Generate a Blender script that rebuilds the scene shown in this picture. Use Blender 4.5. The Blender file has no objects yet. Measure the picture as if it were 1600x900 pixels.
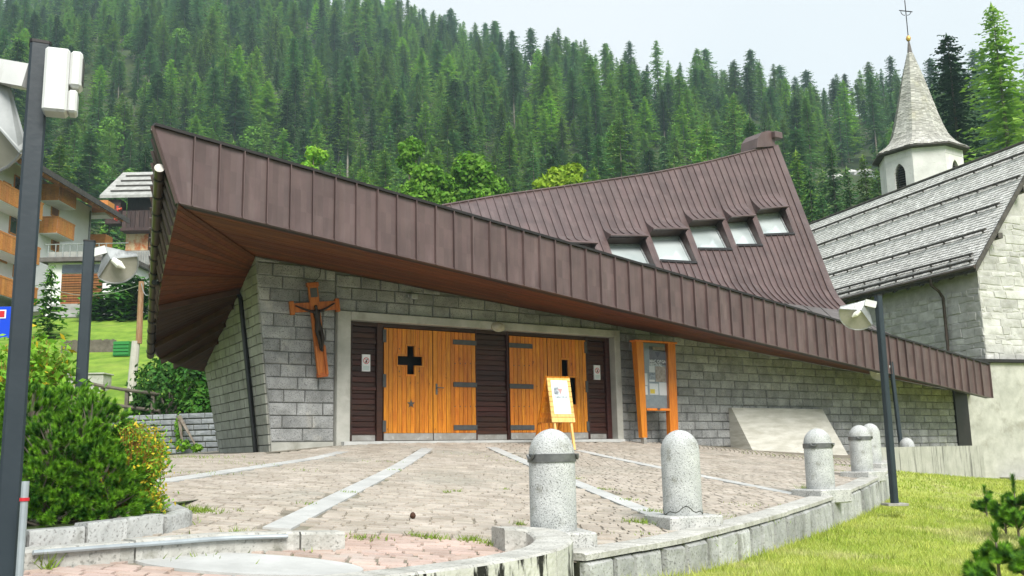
import bpy, bmesh, math, random
import numpy as np
from mathutils import Vector, Matrix
from mathutils.geometry import tessellate_polygon
R = math.radians
random.seed(7); rng = np.random.default_rng(7)
scene = bpy.context.scene
col = scene.collection

# ---------------------------------------------------------------- camera
F, PITCH, ROLL = 1500.0, R(9.9), R(1.15)          # focal length in photo pixels (1600 wide)
_fw = Vector((0, math.cos(PITCH), math.sin(PITCH)))
_u0 = Vector((0, -math.sin(PITCH), math.cos(PITCH))); _r0 = Vector((1, 0, 0))
_rt = math.cos(ROLL)*_r0 - math.sin(ROLL)*_u0
_up = math.sin(ROLL)*_r0 + math.cos(ROLL)*_u0
cam = bpy.data.cameras.new('camera'); cam_o = bpy.data.objects.new('camera', cam); col.objects.link(cam_o)
cam.sensor_width = 36; cam.lens = 36*F/1600; cam.clip_start = .05; cam.clip_end = 6000
cam_o.matrix_world = Matrix((( _rt.x, _up.x, -_fw.x, 0), (_rt.y, _up.y, -_fw.y, 0), (_rt.z, _up.z, -_fw.z, 0), (0, 0, 0, 1)))
scene.camera = cam_o

# ---------------------------------------------------------------- sky, sun, exposure
SUN_EL, SUN_AZ = R(44), R(158)                     # azimuth clockwise from +Y
w = bpy.data.worlds.new('World'); scene.world = w; w.use_nodes = True
nt = w.node_tree; nd = nt.nodes; nd.clear()
def wn(t, **k):
    n = nd.new(t)
    for a, b in k.items(): setattr(n, a, b)
    return n
sky = wn('ShaderNodeTexSky', sky_type='NISHITA', sun_disc=False, sun_elevation=SUN_EL, sun_rotation=SUN_AZ, altitude=1200.0)
tc = wn('ShaderNodeTexCoord'); no = wn('ShaderNodeTexNoise'); no.inputs['Scale'].default_value = 1.6; no.inputs['Detail'].default_value = 4
ramp = wn('ShaderNodeValToRGB'); ramp.color_ramp.elements[0].color = (.79, .875, .91, 1); ramp.color_ramp.elements[1].color = (.93, .965, .98, 1)
ramp.color_ramp.elements[0].position = .3; ramp.color_ramp.elements[1].position = .7
sc_ = wn('ShaderNodeVectorMath', operation='SCALE'); sc_.inputs['Scale'].default_value = 4.9
mx = wn('ShaderNodeMix', data_type='RGBA'); mx.inputs['Factor'].default_value = .9
bg = wn('ShaderNodeBackground'); bg.inputs['Strength'].default_value = .1; out = wn('ShaderNodeOutputWorld')
lk = nt.links.new
lk(tc.outputs['Generated'], no.inputs['Vector']); lk(no.outputs['Fac'], ramp.inputs['Fac']); lk(ramp.outputs['Color'], sc_.inputs[0])
lk(sky.outputs['Color'], mx.inputs['A']); lk(sc_.outputs['Vector'], mx.inputs['B']); lk(mx.outputs['Result'], bg.inputs['Color']); lk(bg.outputs[0], out.inputs['Surface'])
sun = bpy.data.lights.new('sun', 'SUN'); sun.energy = 2.1; sun.angle = R(28); sun.color = (1, .96, .9)
sun_o = bpy.data.objects.new('sun', sun); col.objects.link(sun_o)
sdir = Vector((math.sin(SUN_AZ)*math.cos(SUN_EL), math.cos(SUN_AZ)*math.cos(SUN_EL), math.sin(SUN_EL)))
sun_o.rotation_euler = (-sdir).to_track_quat('-Z', 'Y').to_euler(); sun_o.location = sdir*60
vs = scene.view_settings; vs.view_transform = 'Standard'; vs.look = 'None'; vs.exposure = 1.2; vs.gamma = 1
scene.cycles.volume_bounces = 0; scene.cycles.max_bounces = 6; scene.cycles.diffuse_bounces = 3; scene.cycles.glossy_bounces = 2
scene.cycles.caustics_reflective = False; scene.cycles.caustics_refractive = False
scene.cycles.use_denoising = True

# ---------------------------------------------------------------- projection helpers
def ray(x, y):
    d = _fw + _rt*((x-800)/F) - _up*((y-450)/F)
    return d/d.y
def at(x, y, Y): return ray(x, y)*Y
def proj(p):
    p = Vector(p); k = p.dot(_fw)
    return 800+F*p.dot(_rt)/k, 450-F*p.dot(_up)/k

# ---------------------------------------------------------------- object helpers
WM = {}
def tag(o, label=None, cat=None, group=None, kind=None):
    if label: o['label'] = label
    if cat: o['category'] = cat
    if group: o['group'] = group
    if kind: o['kind'] = kind
    return o
def empty(name, loc, label=None, cat=None, group=None, rz=0):
    o = bpy.data.objects.new(name, None); col.objects.link(o); o.empty_display_size = .2
    o.location = loc; o.rotation_euler = (0, 0, rz)
    WM[o.name] = Matrix.Translation(Vector(loc)) @ Matrix.Rotation(rz, 4, 'Z')
    return tag(o, label, cat, group)
class MB:
    """collects shapes; build() links them as one mesh object"""
    def __init__(s): s.v = []; s.f = []; s.m = []; s.cm = 0
    def add(s, vs_, fs):
        b = len(s.v); s.v.extend([tuple(p) for p in vs_]); s.f.extend([tuple(i+b for i in f) for f in fs]); s.m.extend([s.cm]*len(fs)); return s
    def quad(s, *p): return s.add(p, [tuple(range(len(p)))])
    def box(s, lo, hi, M=None):
        x0, y0, z0 = lo; x1, y1, z1 = hi
        p = [Vector(q) for q in ((x0,y0,z0),(x1,y0,z0),(x1,y1,z0),(x0,y1,z0),(x0,y0,z1),(x1,y0,z1),(x1,y1,z1),(x0,y1,z1))]
        if M is not None: p = [M @ q for q in p]
        return s.add(p, [(0,3,2,1),(4,5,6,7),(0,1,5,4),(1,2,6,5),(2,3,7,6),(3,0,4,7)])
    def bbox(s, lo, hi, b=.01, M=None):
        """box with chamfered edges"""
        x0, y0, z0 = lo; x1, y1, z1 = hi
        bm = bmesh.new(); bmesh.ops.create_cube(bm, size=1)
        for q in bm.verts: q.co = Vector(((x0+x1)/2+q.co.x*(x1-x0), (y0+y1)/2+q.co.y*(y1-y0), (z0+z1)/2+q.co.z*(z1-z0)))
        bmesh.ops.bevel(bm, geom=list(bm.edges), offset=b, segments=1, affect='EDGES')
        bm.verts.index_update()
        p = [q.co.copy() for q in bm.verts]
        if M is not None: p = [M @ q for q in p]
        s.add(p, [tuple(q.index for q in f.verts) for f in bm.faces]); bm.free(); return s
    def hexa(s, a, b):
        """a, b: two matching loops of points, closed solid between them"""
        n = len(a); return s.add(list(a)+list(b), [tuple(range(n))[::-1], tuple(range(n, 2*n))] + [(i, (i+1) % n, n+(i+1) % n, n+i) for i in range(n)])
    def bar(s, a, b, w_, h_, upv=(0,0,1)):
        a = Vector(a); b = Vector(b); d = (b-a).normalized(); u = Vector(upv)
        sx = d.cross(u)
        if sx.length < 1e-4: sx = d.cross(Vector((1,0,0)))
        sx.normalize(); u = sx.cross(d)
        c = [sx*w_/2*i+u*h_/2*j for i, j in ((-1,-1),(1,-1),(1,1),(-1,1))]
        return s.hexa([a+q for q in c], [b+q for q in c])
    def tube(s, pts, rad, n=8, cap=True):
        pts = [Vector(p) for p in pts]; rr = rad if hasattr(rad, '__len__') else [rad]*len(pts)
        base = len(s.v); up = Vector((0,0,1))
        for i, p in enumerate(pts):
            d = (pts[min(i+1, len(pts)-1)]-pts[max(i-1, 0)]).normalized()
            a = d.cross(up)
            if a.length < .05: a = d.cross(Vector((1,0,0)))
            a.normalize(); b = a.cross(d)
            for k in range(n):
                t = 2*math.pi*k/n; s.v.append(tuple(p+(a*math.cos(t)+b*math.sin(t))*rr[i]))
        for i in range(len(pts)-1):
            for k in range(n):
                s.f.append((base+i*n+k, base+i*n+(k+1) % n, base+(i+1)*n+(k+1) % n, base+(i+1)*n+k)); s.m.append(s.cm)
        if cap:
            s.f.append(tuple(base+k for k in range(n))[::-1]); s.m.append(s.cm)
            e = base+(len(pts)-1)*n; s.f.append(tuple(e+k for k in range(n))); s.m.append(s.cm)
        return s
    def lathe(s, prof, c, n=24):
        c = Vector(c); base = len(s.v)
        for r_, z_ in prof:
            for k in range(n):
                t = 2*math.pi*k/n; s.v.append((c.x+r_*math.cos(t), c.y+r_*math.sin(t), c.z+z_))
        for i in range(len(prof)-1):
            for k in range(n):
                s.f.append((base+i*n+k, base+i*n+(k+1) % n, base+(i+1)*n+(k+1) % n, base+(i+1)*n+k)); s.m.append(s.cm)
        s.f.append(tuple(base+k for k in range(n))[::-1]); s.m.append(s.cm)
        e = base+(len(prof)-1)*n; s.f.append(tuple(e+k for k in range(n))); s.m.append(s.cm)
        return s
    def build(s, name, mat, parent=None, local=False, smooth=False, kind=None, recalc=False):
        me = bpy.data.meshes.new(name); vv = s.v
        if parent is not None and not local:
            A = np.array(WM[parent.name].inverted()); P = np.array(vv, float); vv = (P @ A[:3,:3].T + A[:3,3]).tolist()
        me.from_pydata(vv, [], s.f)
        ms = mat if isinstance(mat, (list, tuple)) else [mat]
        for m_ in ms: me.materials.append(m_)
        if len(ms) > 1: me.polygons.foreach_set('material_index', s.m)
        if recalc:
            bm = bmesh.new(); bm.from_mesh(me); bmesh.ops.recalc_face_normals(bm, faces=bm.faces); bm.to_mesh(me); bm.free()
        if smooth:
            me.polygons.foreach_set('use_smooth', [True]*len(me.polygons))
            if smooth != 'all': me.set_sharp_from_angle(angle=R(35))
        me.update()
        o = bpy.data.objects.new(name, me); col.objects.link(o)
        if parent is not None:
            o.parent = parent; WM[o.name] = WM[parent.name]
        else: WM[o.name] = Matrix.Identity(4)
        if kind: o['kind'] = kind
        return o
def copy_tree(o, parent=None):
    c = o.copy(); col.objects.link(c); c.parent = parent
    for ch in o.children: copy_tree(ch, c)
    return c

# ---------------------------------------------------------------- materials
def C(r, g, b): # sRGB 0-255 -> linear
    f = lambda c: ((c/255+.055)/1.055)**2.4 if c/255 > .04045 else c/255/12.92
    return (f(r), f(g), f(b), 1)
def mat(name, c1, c2=None, scale=4, rough=.8, bump=0., bscale=None, metal=0., vary=0., stretch=(1,1,1), spec=.4, fine=None, detail=6, trans=0., stain=None, contrast=(.35,.65), island=1., hue=.04):
    m = bpy.data.materials.new(name); m.use_nodes = True; t = m.node_tree; n = t.nodes; b = n['Principled BSDF']; L = t.links.new
    b.inputs['Roughness'].default_value = rough; b.inputs['Metallic'].default_value = metal; b.inputs['Specular IOR Level'].default_value = spec
    c2 = c2 or c1
    co = n.new('ShaderNodeTexCoord'); mp = n.new('ShaderNodeMapping'); mp.inputs['Scale'].default_value = stretch; L(co.outputs['Object'], mp.inputs['Vector'])
    nz = n.new('ShaderNodeTexNoise'); nz.inputs['Scale'].default_value = scale; nz.inputs['Detail'].default_value = detail; nz.inputs['Roughness'].default_value = .6; L(mp.outputs[0], nz.inputs['Vector'])
    rp = n.new('ShaderNodeValToRGB'); rp.color_ramp.elements[0].position, rp.color_ramp.elements[1].position = contrast
    rp.color_ramp.elements[0].color = c1; rp.color_ramp.elements[1].color = c2; L(nz.outputs['Fac'], rp.inputs['Fac']); cur = rp.outputs['Color']
    if fine:   # fine = (colour, scale, threshold): speckle
        vz = n.new('ShaderNodeTexNoise'); vz.inputs['Scale'].default_value = fine[1]; vz.inputs['Detail'].default_value = 2; L(co.outputs['Object'], vz.inputs['Vector'])
        fr = n.new('ShaderNodeValToRGB'); fr.color_ramp.elements[0].position = fine[2]; fr.color_ramp.elements[1].position = fine[2]+.1
        L(vz.outputs['Fac'], fr.inputs['Fac']); x = n.new('ShaderNodeMix'); x.data_type = 'RGBA'; L(fr.outputs['Color'], x.inputs['Factor']); L(cur, x.inputs['A']); x.inputs['B'].default_value = fine[0]; cur = x.outputs['Result']
    if stain:  # stain = (colour, scale vec, threshold, strength): streaks and dirt with a shape of their own
        m2 = n.new('ShaderNodeMapping'); m2.inputs['Scale'].default_value = stain[1]; L(co.outputs['Object'], m2.inputs['Vector'])
        sz = n.new('ShaderNodeTexNoise'); sz.inputs['Scale'].default_value = 1; sz.inputs['Detail'].default_value = 7; sz.inputs['Roughness'].default_value = .65; L(m2.outputs[0], sz.inputs['Vector'])
        sr = n.new('ShaderNodeMapRange'); sr.inputs['From Min'].default_value = stain[2]; sr.inputs['From Max'].default_value = stain[2]+stain[4] if len(stain) > 4 else stain[2]+.12; sr.inputs['To Max'].default_value = stain[3]; L(sz.outputs['Fac'], sr.inputs['Value'])
        x = n.new('ShaderNodeMix'); x.data_type = 'RGBA'; L(sr.outputs[0], x.inputs['Factor']); L(cur, x.inputs['A']); x.inputs['B'].default_value = stain[0]; cur = x.outputs['Result']
    if vary:
        oi = n.new('ShaderNodeObjectInfo'); ge = n.new('ShaderNodeNewGeometry'); ad = n.new('ShaderNodeMath'); ad.operation = 'ADD'
        L(oi.outputs['Random'], ad.inputs[0]); im = n.new('ShaderNodeMath'); im.operation = 'MULTIPLY'; im.inputs[1].default_value = island; L(ge.outputs['Random Per Island'], im.inputs[0]); L(im.outputs[0], ad.inputs[1]); fc = n.new('ShaderNodeMath'); fc.operation = 'FRACT'; L(ad.outputs[0], fc.inputs[0])
        mr = n.new('ShaderNodeMapRange'); mr.inputs['To Min'].default_value = 1-vary; mr.inputs['To Max'].default_value = 1+vary; L(fc.outputs[0], mr.inputs['Value'])
        hs = n.new('ShaderNodeHueSaturation'); L(mr.outputs[0], hs.inputs['Value']); L(cur, hs.inputs['Color'])
        m3 = n.new('ShaderNodeMath'); m3.operation = 'MULTIPLY'; m3.inputs[1].default_value = 7.31; L(fc.outputs[0], m3.inputs[0]); f3 = n.new('ShaderNodeMath'); f3.operation = 'FRACT'; L(m3.outputs[0], f3.inputs[0])
        h3 = n.new('ShaderNodeMapRange'); h3.inputs['To Min'].default_value = .5-vary*hue; h3.inputs['To Max'].default_value = .5+vary*hue; L(f3.outputs[0], h3.inputs['Value']); L(h3.outputs[0], hs.inputs['Hue'])
        cur = hs.outputs['Color']
    L(cur, b.inputs['Base Color'])
    if bump:
        bz = n.new('ShaderNodeTexNoise'); bz.inputs['Scale'].default_value = bscale or scale*4; bz.inputs['Detail'].default_value = 5; L(mp.outputs[0], bz.inputs['Vector'])
        bp = n.new('ShaderNodeBump'); bp.inputs['Strength'].default_value = min(1, bump); bp.inputs['Distance'].default_value = .02; L(bz.outputs['Fac'], bp.inputs['Height']); L(bp.outputs[0], b.inputs['Normal'])
    if trans:
        tr = n.new('ShaderNodeBsdfTranslucent'); L(cur, tr.inputs['Color']); ms = n.new('ShaderNodeMixShader'); ms.inputs[0].default_value = trans
        L(b.outputs[0], ms.inputs[1]); L(tr.outputs[0], ms.inputs[2]); L(ms.outputs[0], n['Material Output'].inputs['Surface'])
    return m
M = {}
M['metal'] = mat('brown_sheet_metal', (.083,.054,.051,1), (.118,.077,.073,1), 1.2, .42, .16, 1.6, 0, .12, spec=.5, stain=((.17,.122,.117,1), (3,3,.6), .52, .65, .25))
M['metal_dark'] = mat('dark_metal_flashing', (.012,.01,.01,1), (.02,.017,.016,1), 6, .5)
M['metal_grey'] = mat('weathered_grey_roof_metal', (.09,.075,.07,1), (.15,.135,.13,1), 2.5, .5, .05, 4, 0, .1)
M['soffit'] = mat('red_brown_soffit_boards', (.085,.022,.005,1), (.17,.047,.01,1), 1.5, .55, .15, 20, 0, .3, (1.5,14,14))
M['soffit_shade'] = mat('eave_boards_painted_shade', (.04,.014,.006,1), (.075,.027,.01,1), 1.5, .6, .15, 20, 0, .25, (1.5,14,14))  # darker copy of the soffit boards; the eave's shade is in the colour
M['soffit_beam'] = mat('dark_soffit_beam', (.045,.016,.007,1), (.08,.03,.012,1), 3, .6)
M['granite'] = mat('grey_granite_block', (.25,.255,.25,1), (.4,.405,.4,1), 3, .9, 1, 22, 0, .2, fine=((.13,.13,.13,1), 60, .56), stain=((.5,.48,.43,1), (1.6,1.6,1.6), .57, .5))
M['granite_core'] = mat('wall_mortar', (.15,.15,.14,1), (.22,.22,.205,1), 8, .95)
M['side_stone'] = mat('greenish_side_wall_stone', (.26,.26,.225,1), (.38,.38,.335,1), 2, .9, .5, 18, 0, .08, stain=((.13,.13,.11,1), (.8,.8,.8), .55, .7))
M['concrete'] = mat('pale_concrete', (.36,.36,.32,1), (.5,.495,.45,1), 2.2, .9, .3, 20, stain=((.22,.21,.165,1), (1.2,1.2,1.2), .53, .55))
M['concrete_streak'] = mat('streaked_concrete', (.34,.34,.3,1), (.46,.45,.41,1), 2.5, .9, .3, 14, stain=((.06,.06,.055,1), (6,6,.5), .54, .8))
M['concrete_slab'] = mat('board_marked_concrete', (.42,.41,.35,1), (.58,.57,.51,1), 1.5, .9, .4, 6, stretch=(1,1,6), stain=((.3,.27,.2,1), (1.5,1.5,5), .57, .5))
M['doorwood'] = mat('orange_varnished_planks', (.5,.14,.006,1), (.74,.27,.015,1), 1.6, .45, .25, 12, 0, .16, (18,18,1.6), stain=((.18,.042,.004,1), (11,11,7), .62, .85, .06))
M['darkwood'] = mat('dark_red_brown_boards', (.03,.009,.006,1), (.06,.018,.011,1), 1.5, .5, .2, 12, 0, .3, (1.5,14,14))
M['boardwood'] = mat('orange_post_wood', (.55,.14,.008,1), (.72,.24,.016,1), 1.5, .45, .2, 10, 0, .12, (14,14,1.5))
M['pine'] = mat('pale_pine_wood', (.72,.42,.12,1), (.84,.55,.2,1), 1.5, .6, .1, 10, 0, .08, (12,12,2), stain=((.45,.2,.04,1), (14,14,14), .66, .7, .05))
M['crosswood'] = mat('red_brown_cross_wood', (.34,.085,.012,1), (.55,.16,.025,1), 1.5, .55, .2, 10, 0, .1, (12,12,1.5))
M['bronze'] = mat('dark_bronze_figure', (.02,.012,.008,1), (.035,.022,.014,1), 8, .45, metal=.3)
M['iron'] = mat('grey_hinge_iron', (.06,.062,.06,1), (.09,.092,.09,1), 10, .6)
M['kick'] = mat('scuffed_metal_plate', (.3,.28,.25,1), (.42,.41,.39,1), 5, .5, .1, 20, .3, stain=((.6,.58,.54,1), (7,3,9), .58, .8))
M['black'] = mat('black_interior', (.008,.008,.008,1), None, 5, .8)
M['blackpipe'] = mat('black_downpipe', (.008,.008,.008,1), (.014,.014,.014,1), 5, .35)
M['brownpipe'] = mat('brown_gutter_copper', (.06,.043,.035,1), (.1,.072,.055,1), 3, .4, metal=.3)
M['white'] = mat('white_paint', (.62,.63,.61,1), (.72,.73,.71,1), 5, .5, stain=((.42,.41,.34,1), (5,5,2), .58, .6))
M['paper'] = mat('white_paper', (.82,.83,.84,1), None, 5, .7)
M['paper_grey'] = mat('pale_grey_print', (.6,.68,.68,1), None, 5, .7)
M['paper_dark'] = mat('dark_poster_print', (.05,.052,.055,1), (.11,.1,.095,1), 9, .6)
M['paper_tan'] = mat('tan_poster_print', (.33,.24,.17,1), (.55,.46,.38,1), 14, .6)
M['paper_photo'] = mat('grey_photo_print', (.1,.12,.14,1), (.55,.6,.65,1), 22, .6)
M['paper_yellow'] = mat('yellow_print', (.8,.6,.03,1), None, 5, .6)
M['pinboard'] = mat('blue_grey_pin_board', (.25,.3,.33,1), (.33,.38,.41,1), 8, .7)
M['red'] = mat('red_print', (.55,.02,.03,1), None, 5, .5)
M['pinkprint'] = mat('dull_red_print', (.5,.3,.3,1), None, 5, .5)
M['blue'] = mat('blue_sign_paint', (.005,.06,.62,1), None, 5, .4)
M['bollard'] = mat('speckled_bollard_granite', (.42,.435,.43,1), (.56,.575,.565,1), 5, .85, .4, 60, fine=((.13,.135,.13,1), 115, .555), stain=((.19,.19,.15,1), (5,5,4), .56, .65))
M['bollard_plinth'] = mat('bollard_plinth_granite', (.42,.43,.41,1), (.54,.54,.52,1), 6, .85, .4, 50, fine=((.22,.22,.21,1), 60, .56), stain=((.22,.22,.17,1), (4,4,4), .57, .6))
M['zinc'] = mat('grey_metal_band', (.1,.105,.105,1), (.18,.185,.18,1), 12, .5, metal=.4, stain=((.55,.55,.52,1), (14,14,14), .63, .7))
M['galv'] = mat('galvanised_pipe', (.36,.4,.42,1), (.45,.5,.52,1), 8, .45, metal=.4)
M['post'] = mat('dark_blue_grey_post_paint', (.018,.028,.036,1), (.026,.038,.047,1), 3, .42, .05, 30, stain=((.05,.06,.065,1), (8,8,3), .64, .6))
M['plate'] = mat('lamp_sheet_steel', (.28,.3,.3,1), (.42,.44,.44,1), 5, .4, metal=.3, stain=((.08,.08,.08,1), (6,6,3), .56, .6))
M['cream'] = mat('cream_reflector', (.36,.345,.28,1), (.46,.44,.37,1), 6, .6)
M['bulb'] = mat('frosted_bulb', (.85,.85,.75,1), None, 6, .2)
M['setts'] = mat('pinkish_paving_brick', (.35,.305,.25,1), (.48,.43,.37,1), 2.2, .9, .6, 30, 0, .13, stain=((.32,.305,.26,1), (.5,.5,.5), .52, .65))
M['setts_pink'] = mat('pink_ramp_brick', (.4,.3,.25,1), (.54,.42,.365,1), 2.5, .9, .5, 30, 0, .14, stain=((.42,.38,.34,1), (1.2,1.2,1.2), .53, .7))
M['joint'] = mat('sandy_paving_joint', (.17,.15,.115,1), (.27,.245,.195,1), 5, .95, .3, 40, stain=((.12,.17,.04,1), (.9,.9,.9), .58, .7))
M['strip'] = mat('grey_stone_strip', (.42,.425,.41,1), (.55,.555,.54,1), 2.5, .9, .3, 20, 0, .07)
M['coping'] = mat('pale_granite_coping', (.38,.375,.34,1), (.52,.515,.48,1), 4, .9, .6, 30, 0, .1, fine=((.26,.26,.235,1), 40, .58), stain=((.17,.165,.12,1), (3,3,3), .56, .65))
M['coping_stain'] = mat('black_stained_concrete', (.46,.46,.42,1), (.58,.58,.53,1), 4, .9, .5, 30, stain=((.012,.012,.01,1), (9,9,1.6), .52, 1, .05))
M['wallstone'] = mat('rough_retaining_stone', (.32,.33,.32,1), (.46,.47,.455,1), 4, .9, 1, 14, 0, .22, fine=((.22,.22,.21,1), 45, .57), stain=((.11,.11,.09,1), (3,3,1.2), .57, .7))
M['dark_joint'] = mat('dark_mossy_joint', (.02,.022,.015,1), (.05,.055,.03,1), 9, .95)
M['slate_wall'] = mat('blue_grey_garden_stone', (.2,.22,.23,1), (.32,.34,.35,1), 4, .9, .6, 20, 0, .18)
M['rubble'] = mat('pale_rubble_stone', (.4,.395,.375,1), (.58,.575,.555,1), 2.2, .92, 1, 7, 0, .2, stain=((.3,.285,.24,1), (2.5,2.5,5), .56, .6))
M['mortar'] = mat('pale_mortar', (.42,.415,.39,1), (.54,.53,.51,1), 4, .95, .5, 12, stain=((.33,.315,.275,1), (3,3,3), .57, .6))
M['shingle'] = mat('silver_grey_wood_shingle', (.55,.54,.51,1), (.72,.71,.68,1), 3, .9, .3, 14, 0, .17, stain=((.4,.39,.35,1), (.7,.7,.7), .58, .35))
M['spire'] = mat('lichen_spire_shingle', (.36,.35,.315,1), (.5,.49,.45,1), 1.5, .9, .5, 10, 0, .22, stain=((.42,.38,.19,1), (.6,.6,.35), .58, .35))
M['guard'] = mat('dark_timber_rail', (.05,.045,.04,1), (.1,.09,.08,1), 4, .8)
M['gold'] = mat('gilded_ball', (.75,.45,.12,1), None, 5, .35, metal=.6)
M['plaster'] = mat('white_plaster', (.58,.575,.55,1), (.7,.695,.67,1), 1.5, .9, .3, 8, 0, .12, stain=((.45,.44,.4,1), (2,2,6), .58, .55))
M['chalet_wall'] = mat('white_chalet_render', (.8,.8,.78,1), (.86,.86,.84,1), 1, .9)
M['chalet_wood'] = mat('honey_chalet_wood', (.5,.19,.04,1), (.66,.29,.07,1), 2, .6, .1, 10, 0, .15, (2,2,8))
M['chalet_wood2'] = mat('dark_soffit_timber', (.2,.075,.02,1), (.3,.115,.035,1), 2, .6, 0, None, 0, .2, (6,6,1))
M['brown_wood'] = mat('dark_brown_chalet_boards', (.035,.02,.018,1), (.07,.04,.034,1), 2, .7, 0, None, 0, .2, (6,6,1))
M['chalet_grey'] = mat('weathered_terrace_stone', (.3,.3,.28,1), (.45,.45,.43,1), 2, .9)
M['mural'] = mat('ochre_patched_plaster', (.62,.5,.3,1), (.5,.16,.05,1), 1.6, .85, contrast=(.45,.6))
M['glass_dark'] = mat('dark_window_glass', (.03,.04,.05,1), (.06,.08,.1,1), 2, .08, spec=.8)
M['rail_wood'] = mat('grey_brown_fence_rail', (.1,.085,.065,1), (.17,.15,.12,1), 4, .85, .3, 20)
M['pole_wood'] = mat('utility_pole_wood', (.26,.13,.06,1), (.38,.24,.14,1), 3, .85, .2, 20, stretch=(6,6,1))
M['pole_pale'] = mat('pale_pole_base', (.45,.43,.37,1), (.55,.53,.47,1), 3, .9)
M['green_paint'] = mat('green_bin_plastic', (.03,.22,.05,1), None, 3, .5)
M['flower'] = mat('red_flowers', (.5,.04,.03,1), (.6,.1,.05,1), 3, .7, 0, None, 0, .3)
M['cone'] = mat('brown_pine_cone', (.06,.025,.012,1), None, 8, .8)
M['soil'] = mat('forest_floor', (.03,.05,.015,1), (.06,.085,.022,1), .3, .95, stain=((.2,.26,.05,1), (.03,.03,.03), .6, .8))
M['meadow'] = mat('mown_meadow', (.1,.2,.012,1), (.22,.34,.03,1), 1.6, .95, .8, 14, stain=((.3,.34,.07,1), (.25,.25,.25), .52, .6, .2))
M['lawn'] = mat('lawn_soil', (.27,.34,.05,1), (.4,.44,.1,1), 2.5, .95, .6, 30, stain=((.42,.38,.2,1), (1.2,1.2,1.2), .55, .7))
M['road'] = mat('road_asphalt', (.045,.045,.045,1), (.06,.06,.06,1), 6, .95, .3, 60)
M['blade'] = mat('lawn_grass_blade', (.3,.4,.05,1), (.5,.54,.13,1), .9, .8, 0, None, 0, .35, trans=.3, stain=((.6,.53,.32,1), (.6,.6,.6), .52, .75, .16))
M['weed'] = mat('paving_weed_leaf', (.17,.27,.03,1), (.26,.36,.05,1), 6, .8, 0, None, 0, .25, trans=.2)
M['bark'] = mat('conifer_bark', (.13,.1,.075,1), (.26,.23,.19,1), 5, .95, stretch=(3,3,1))
M['birch'] = mat('pale_branch_bark', (.25,.22,.18,1), (.35,.32,.27,1), 5, .95)
M['spruce'] = mat('spruce_needles', (.055,.15,.045,1), (.15,.29,.08,1), .35, .8, 0, None, 0, .5, trans=.28, island=.12, hue=.07)
M['spruce_lt'] = mat('light_spruce_needles', (.12,.25,.04,1), (.24,.4,.07,1), .35, .8, 0, None, 0, .45, trans=.3, island=.12, hue=.07)
M['larch'] = mat('larch_needles', (.18,.38,.025,1), (.3,.52,.05,1), .35, .8, 0, None, 0, .35, trans=.34, island=.15, hue=.06)

M['larch_pale'] = mat('pale_larch_needles', (.24,.42,.05,1), (.34,.55,.09,1), .35, .8, 0, None, 0, .2, trans=.35)
M['leaf'] = mat('bright_broadleaf', (.09,.24,.014,1), (.18,.37,.03,1), .6, .75, 0, None, 0, .3, trans=.3)
M['leaf_y'] = mat('yellow_green_broadleaf', (.2,.33,.012,1), (.3,.43,.025,1), .6, .75, 0, None, 0, .22, trans=.25)
M['mugo'] = mat('mugo_pine_needles', (.025,.11,.006,1), (.19,.42,.02,1), 9, .7, 0, None, 0, .25, trans=.2, detail=2, contrast=(.4,.62))
M['mugo_dk'] = mat('dark_pine_needles', (.015,.06,.012,1), (.03,.09,.016,1), 1.8, .7, 0, None, 0, .25, trans=.1)
M['hedge'] = mat('dark_hedge_leaf', (.025,.1,.008,1), (.06,.19,.014,1), 1.2, .7, 0, None, 0, .4, trans=.2)
M['shrub'] = mat('shrub_leaf_green', (.1,.27,.012,1), (.2,.4,.022,1), 2.5, .7, 0, None, 0, .3, trans=.2)
M['shrub_y'] = mat('shrub_leaf_yellow', (.5,.36,.012,1), (.62,.5,.03,1), 5, .7, 0, None, 0, .3, trans=.2)
M['shrub_r'] = mat('shrub_stem_reddish', (.28,.12,.03,1), (.36,.2,.05,1), 5, .8)
def glass_mat(name, tint, rough=.08, alpha_mix=.35):
    m = bpy.data.materials.new(name); m.use_nodes = True; t = m.node_tree; n = t.nodes; b = n['Principled BSDF']; L = t.links.new
    b.inputs['Base Color'].default_value = tint; b.inputs['Roughness'].default_value = rough; b.inputs['Specular IOR Level'].default_value = 1.0; b.inputs['Coat Weight'].default_value = .6; b.inputs['Coat Roughness'].default_value = .05
    return m
M['skylight'] = mat('pale_skylight_glass', (.46,.52,.52,1), (.62,.68,.68,1), .8, .06, spec=1., metal=.2, contrast=(.4,.6), detail=1)
def clear_glass(name):
    m = bpy.data.materials.new(name); m.use_nodes = True; t = m.node_tree; n = t.nodes; L = t.links.new
    g = n.new('ShaderNodeBsdfGlossy'); g.inputs['Roughness'].default_value = .03; tr = n.new('ShaderNodeBsdfTransparent'); fr = n.new('ShaderNodeFresnel'); fr.inputs['IOR'].default_value = 1.5
    ms = n.new('ShaderNodeMixShader'); L(fr.outputs[0], ms.inputs[0]); L(tr.outputs[0], ms.inputs[1]); L(g.outputs[0], ms.inputs[2]); L(ms.outputs[0], n['Material Output'].inputs['Surface'])
    return m
M['pane'] = clear_glass('clear_notice_glass')
M['bulbcover'] = mat('lamp_globe_glass', (.4,.37,.28,1), (.5,.47,.38,1), 9, .25)

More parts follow.
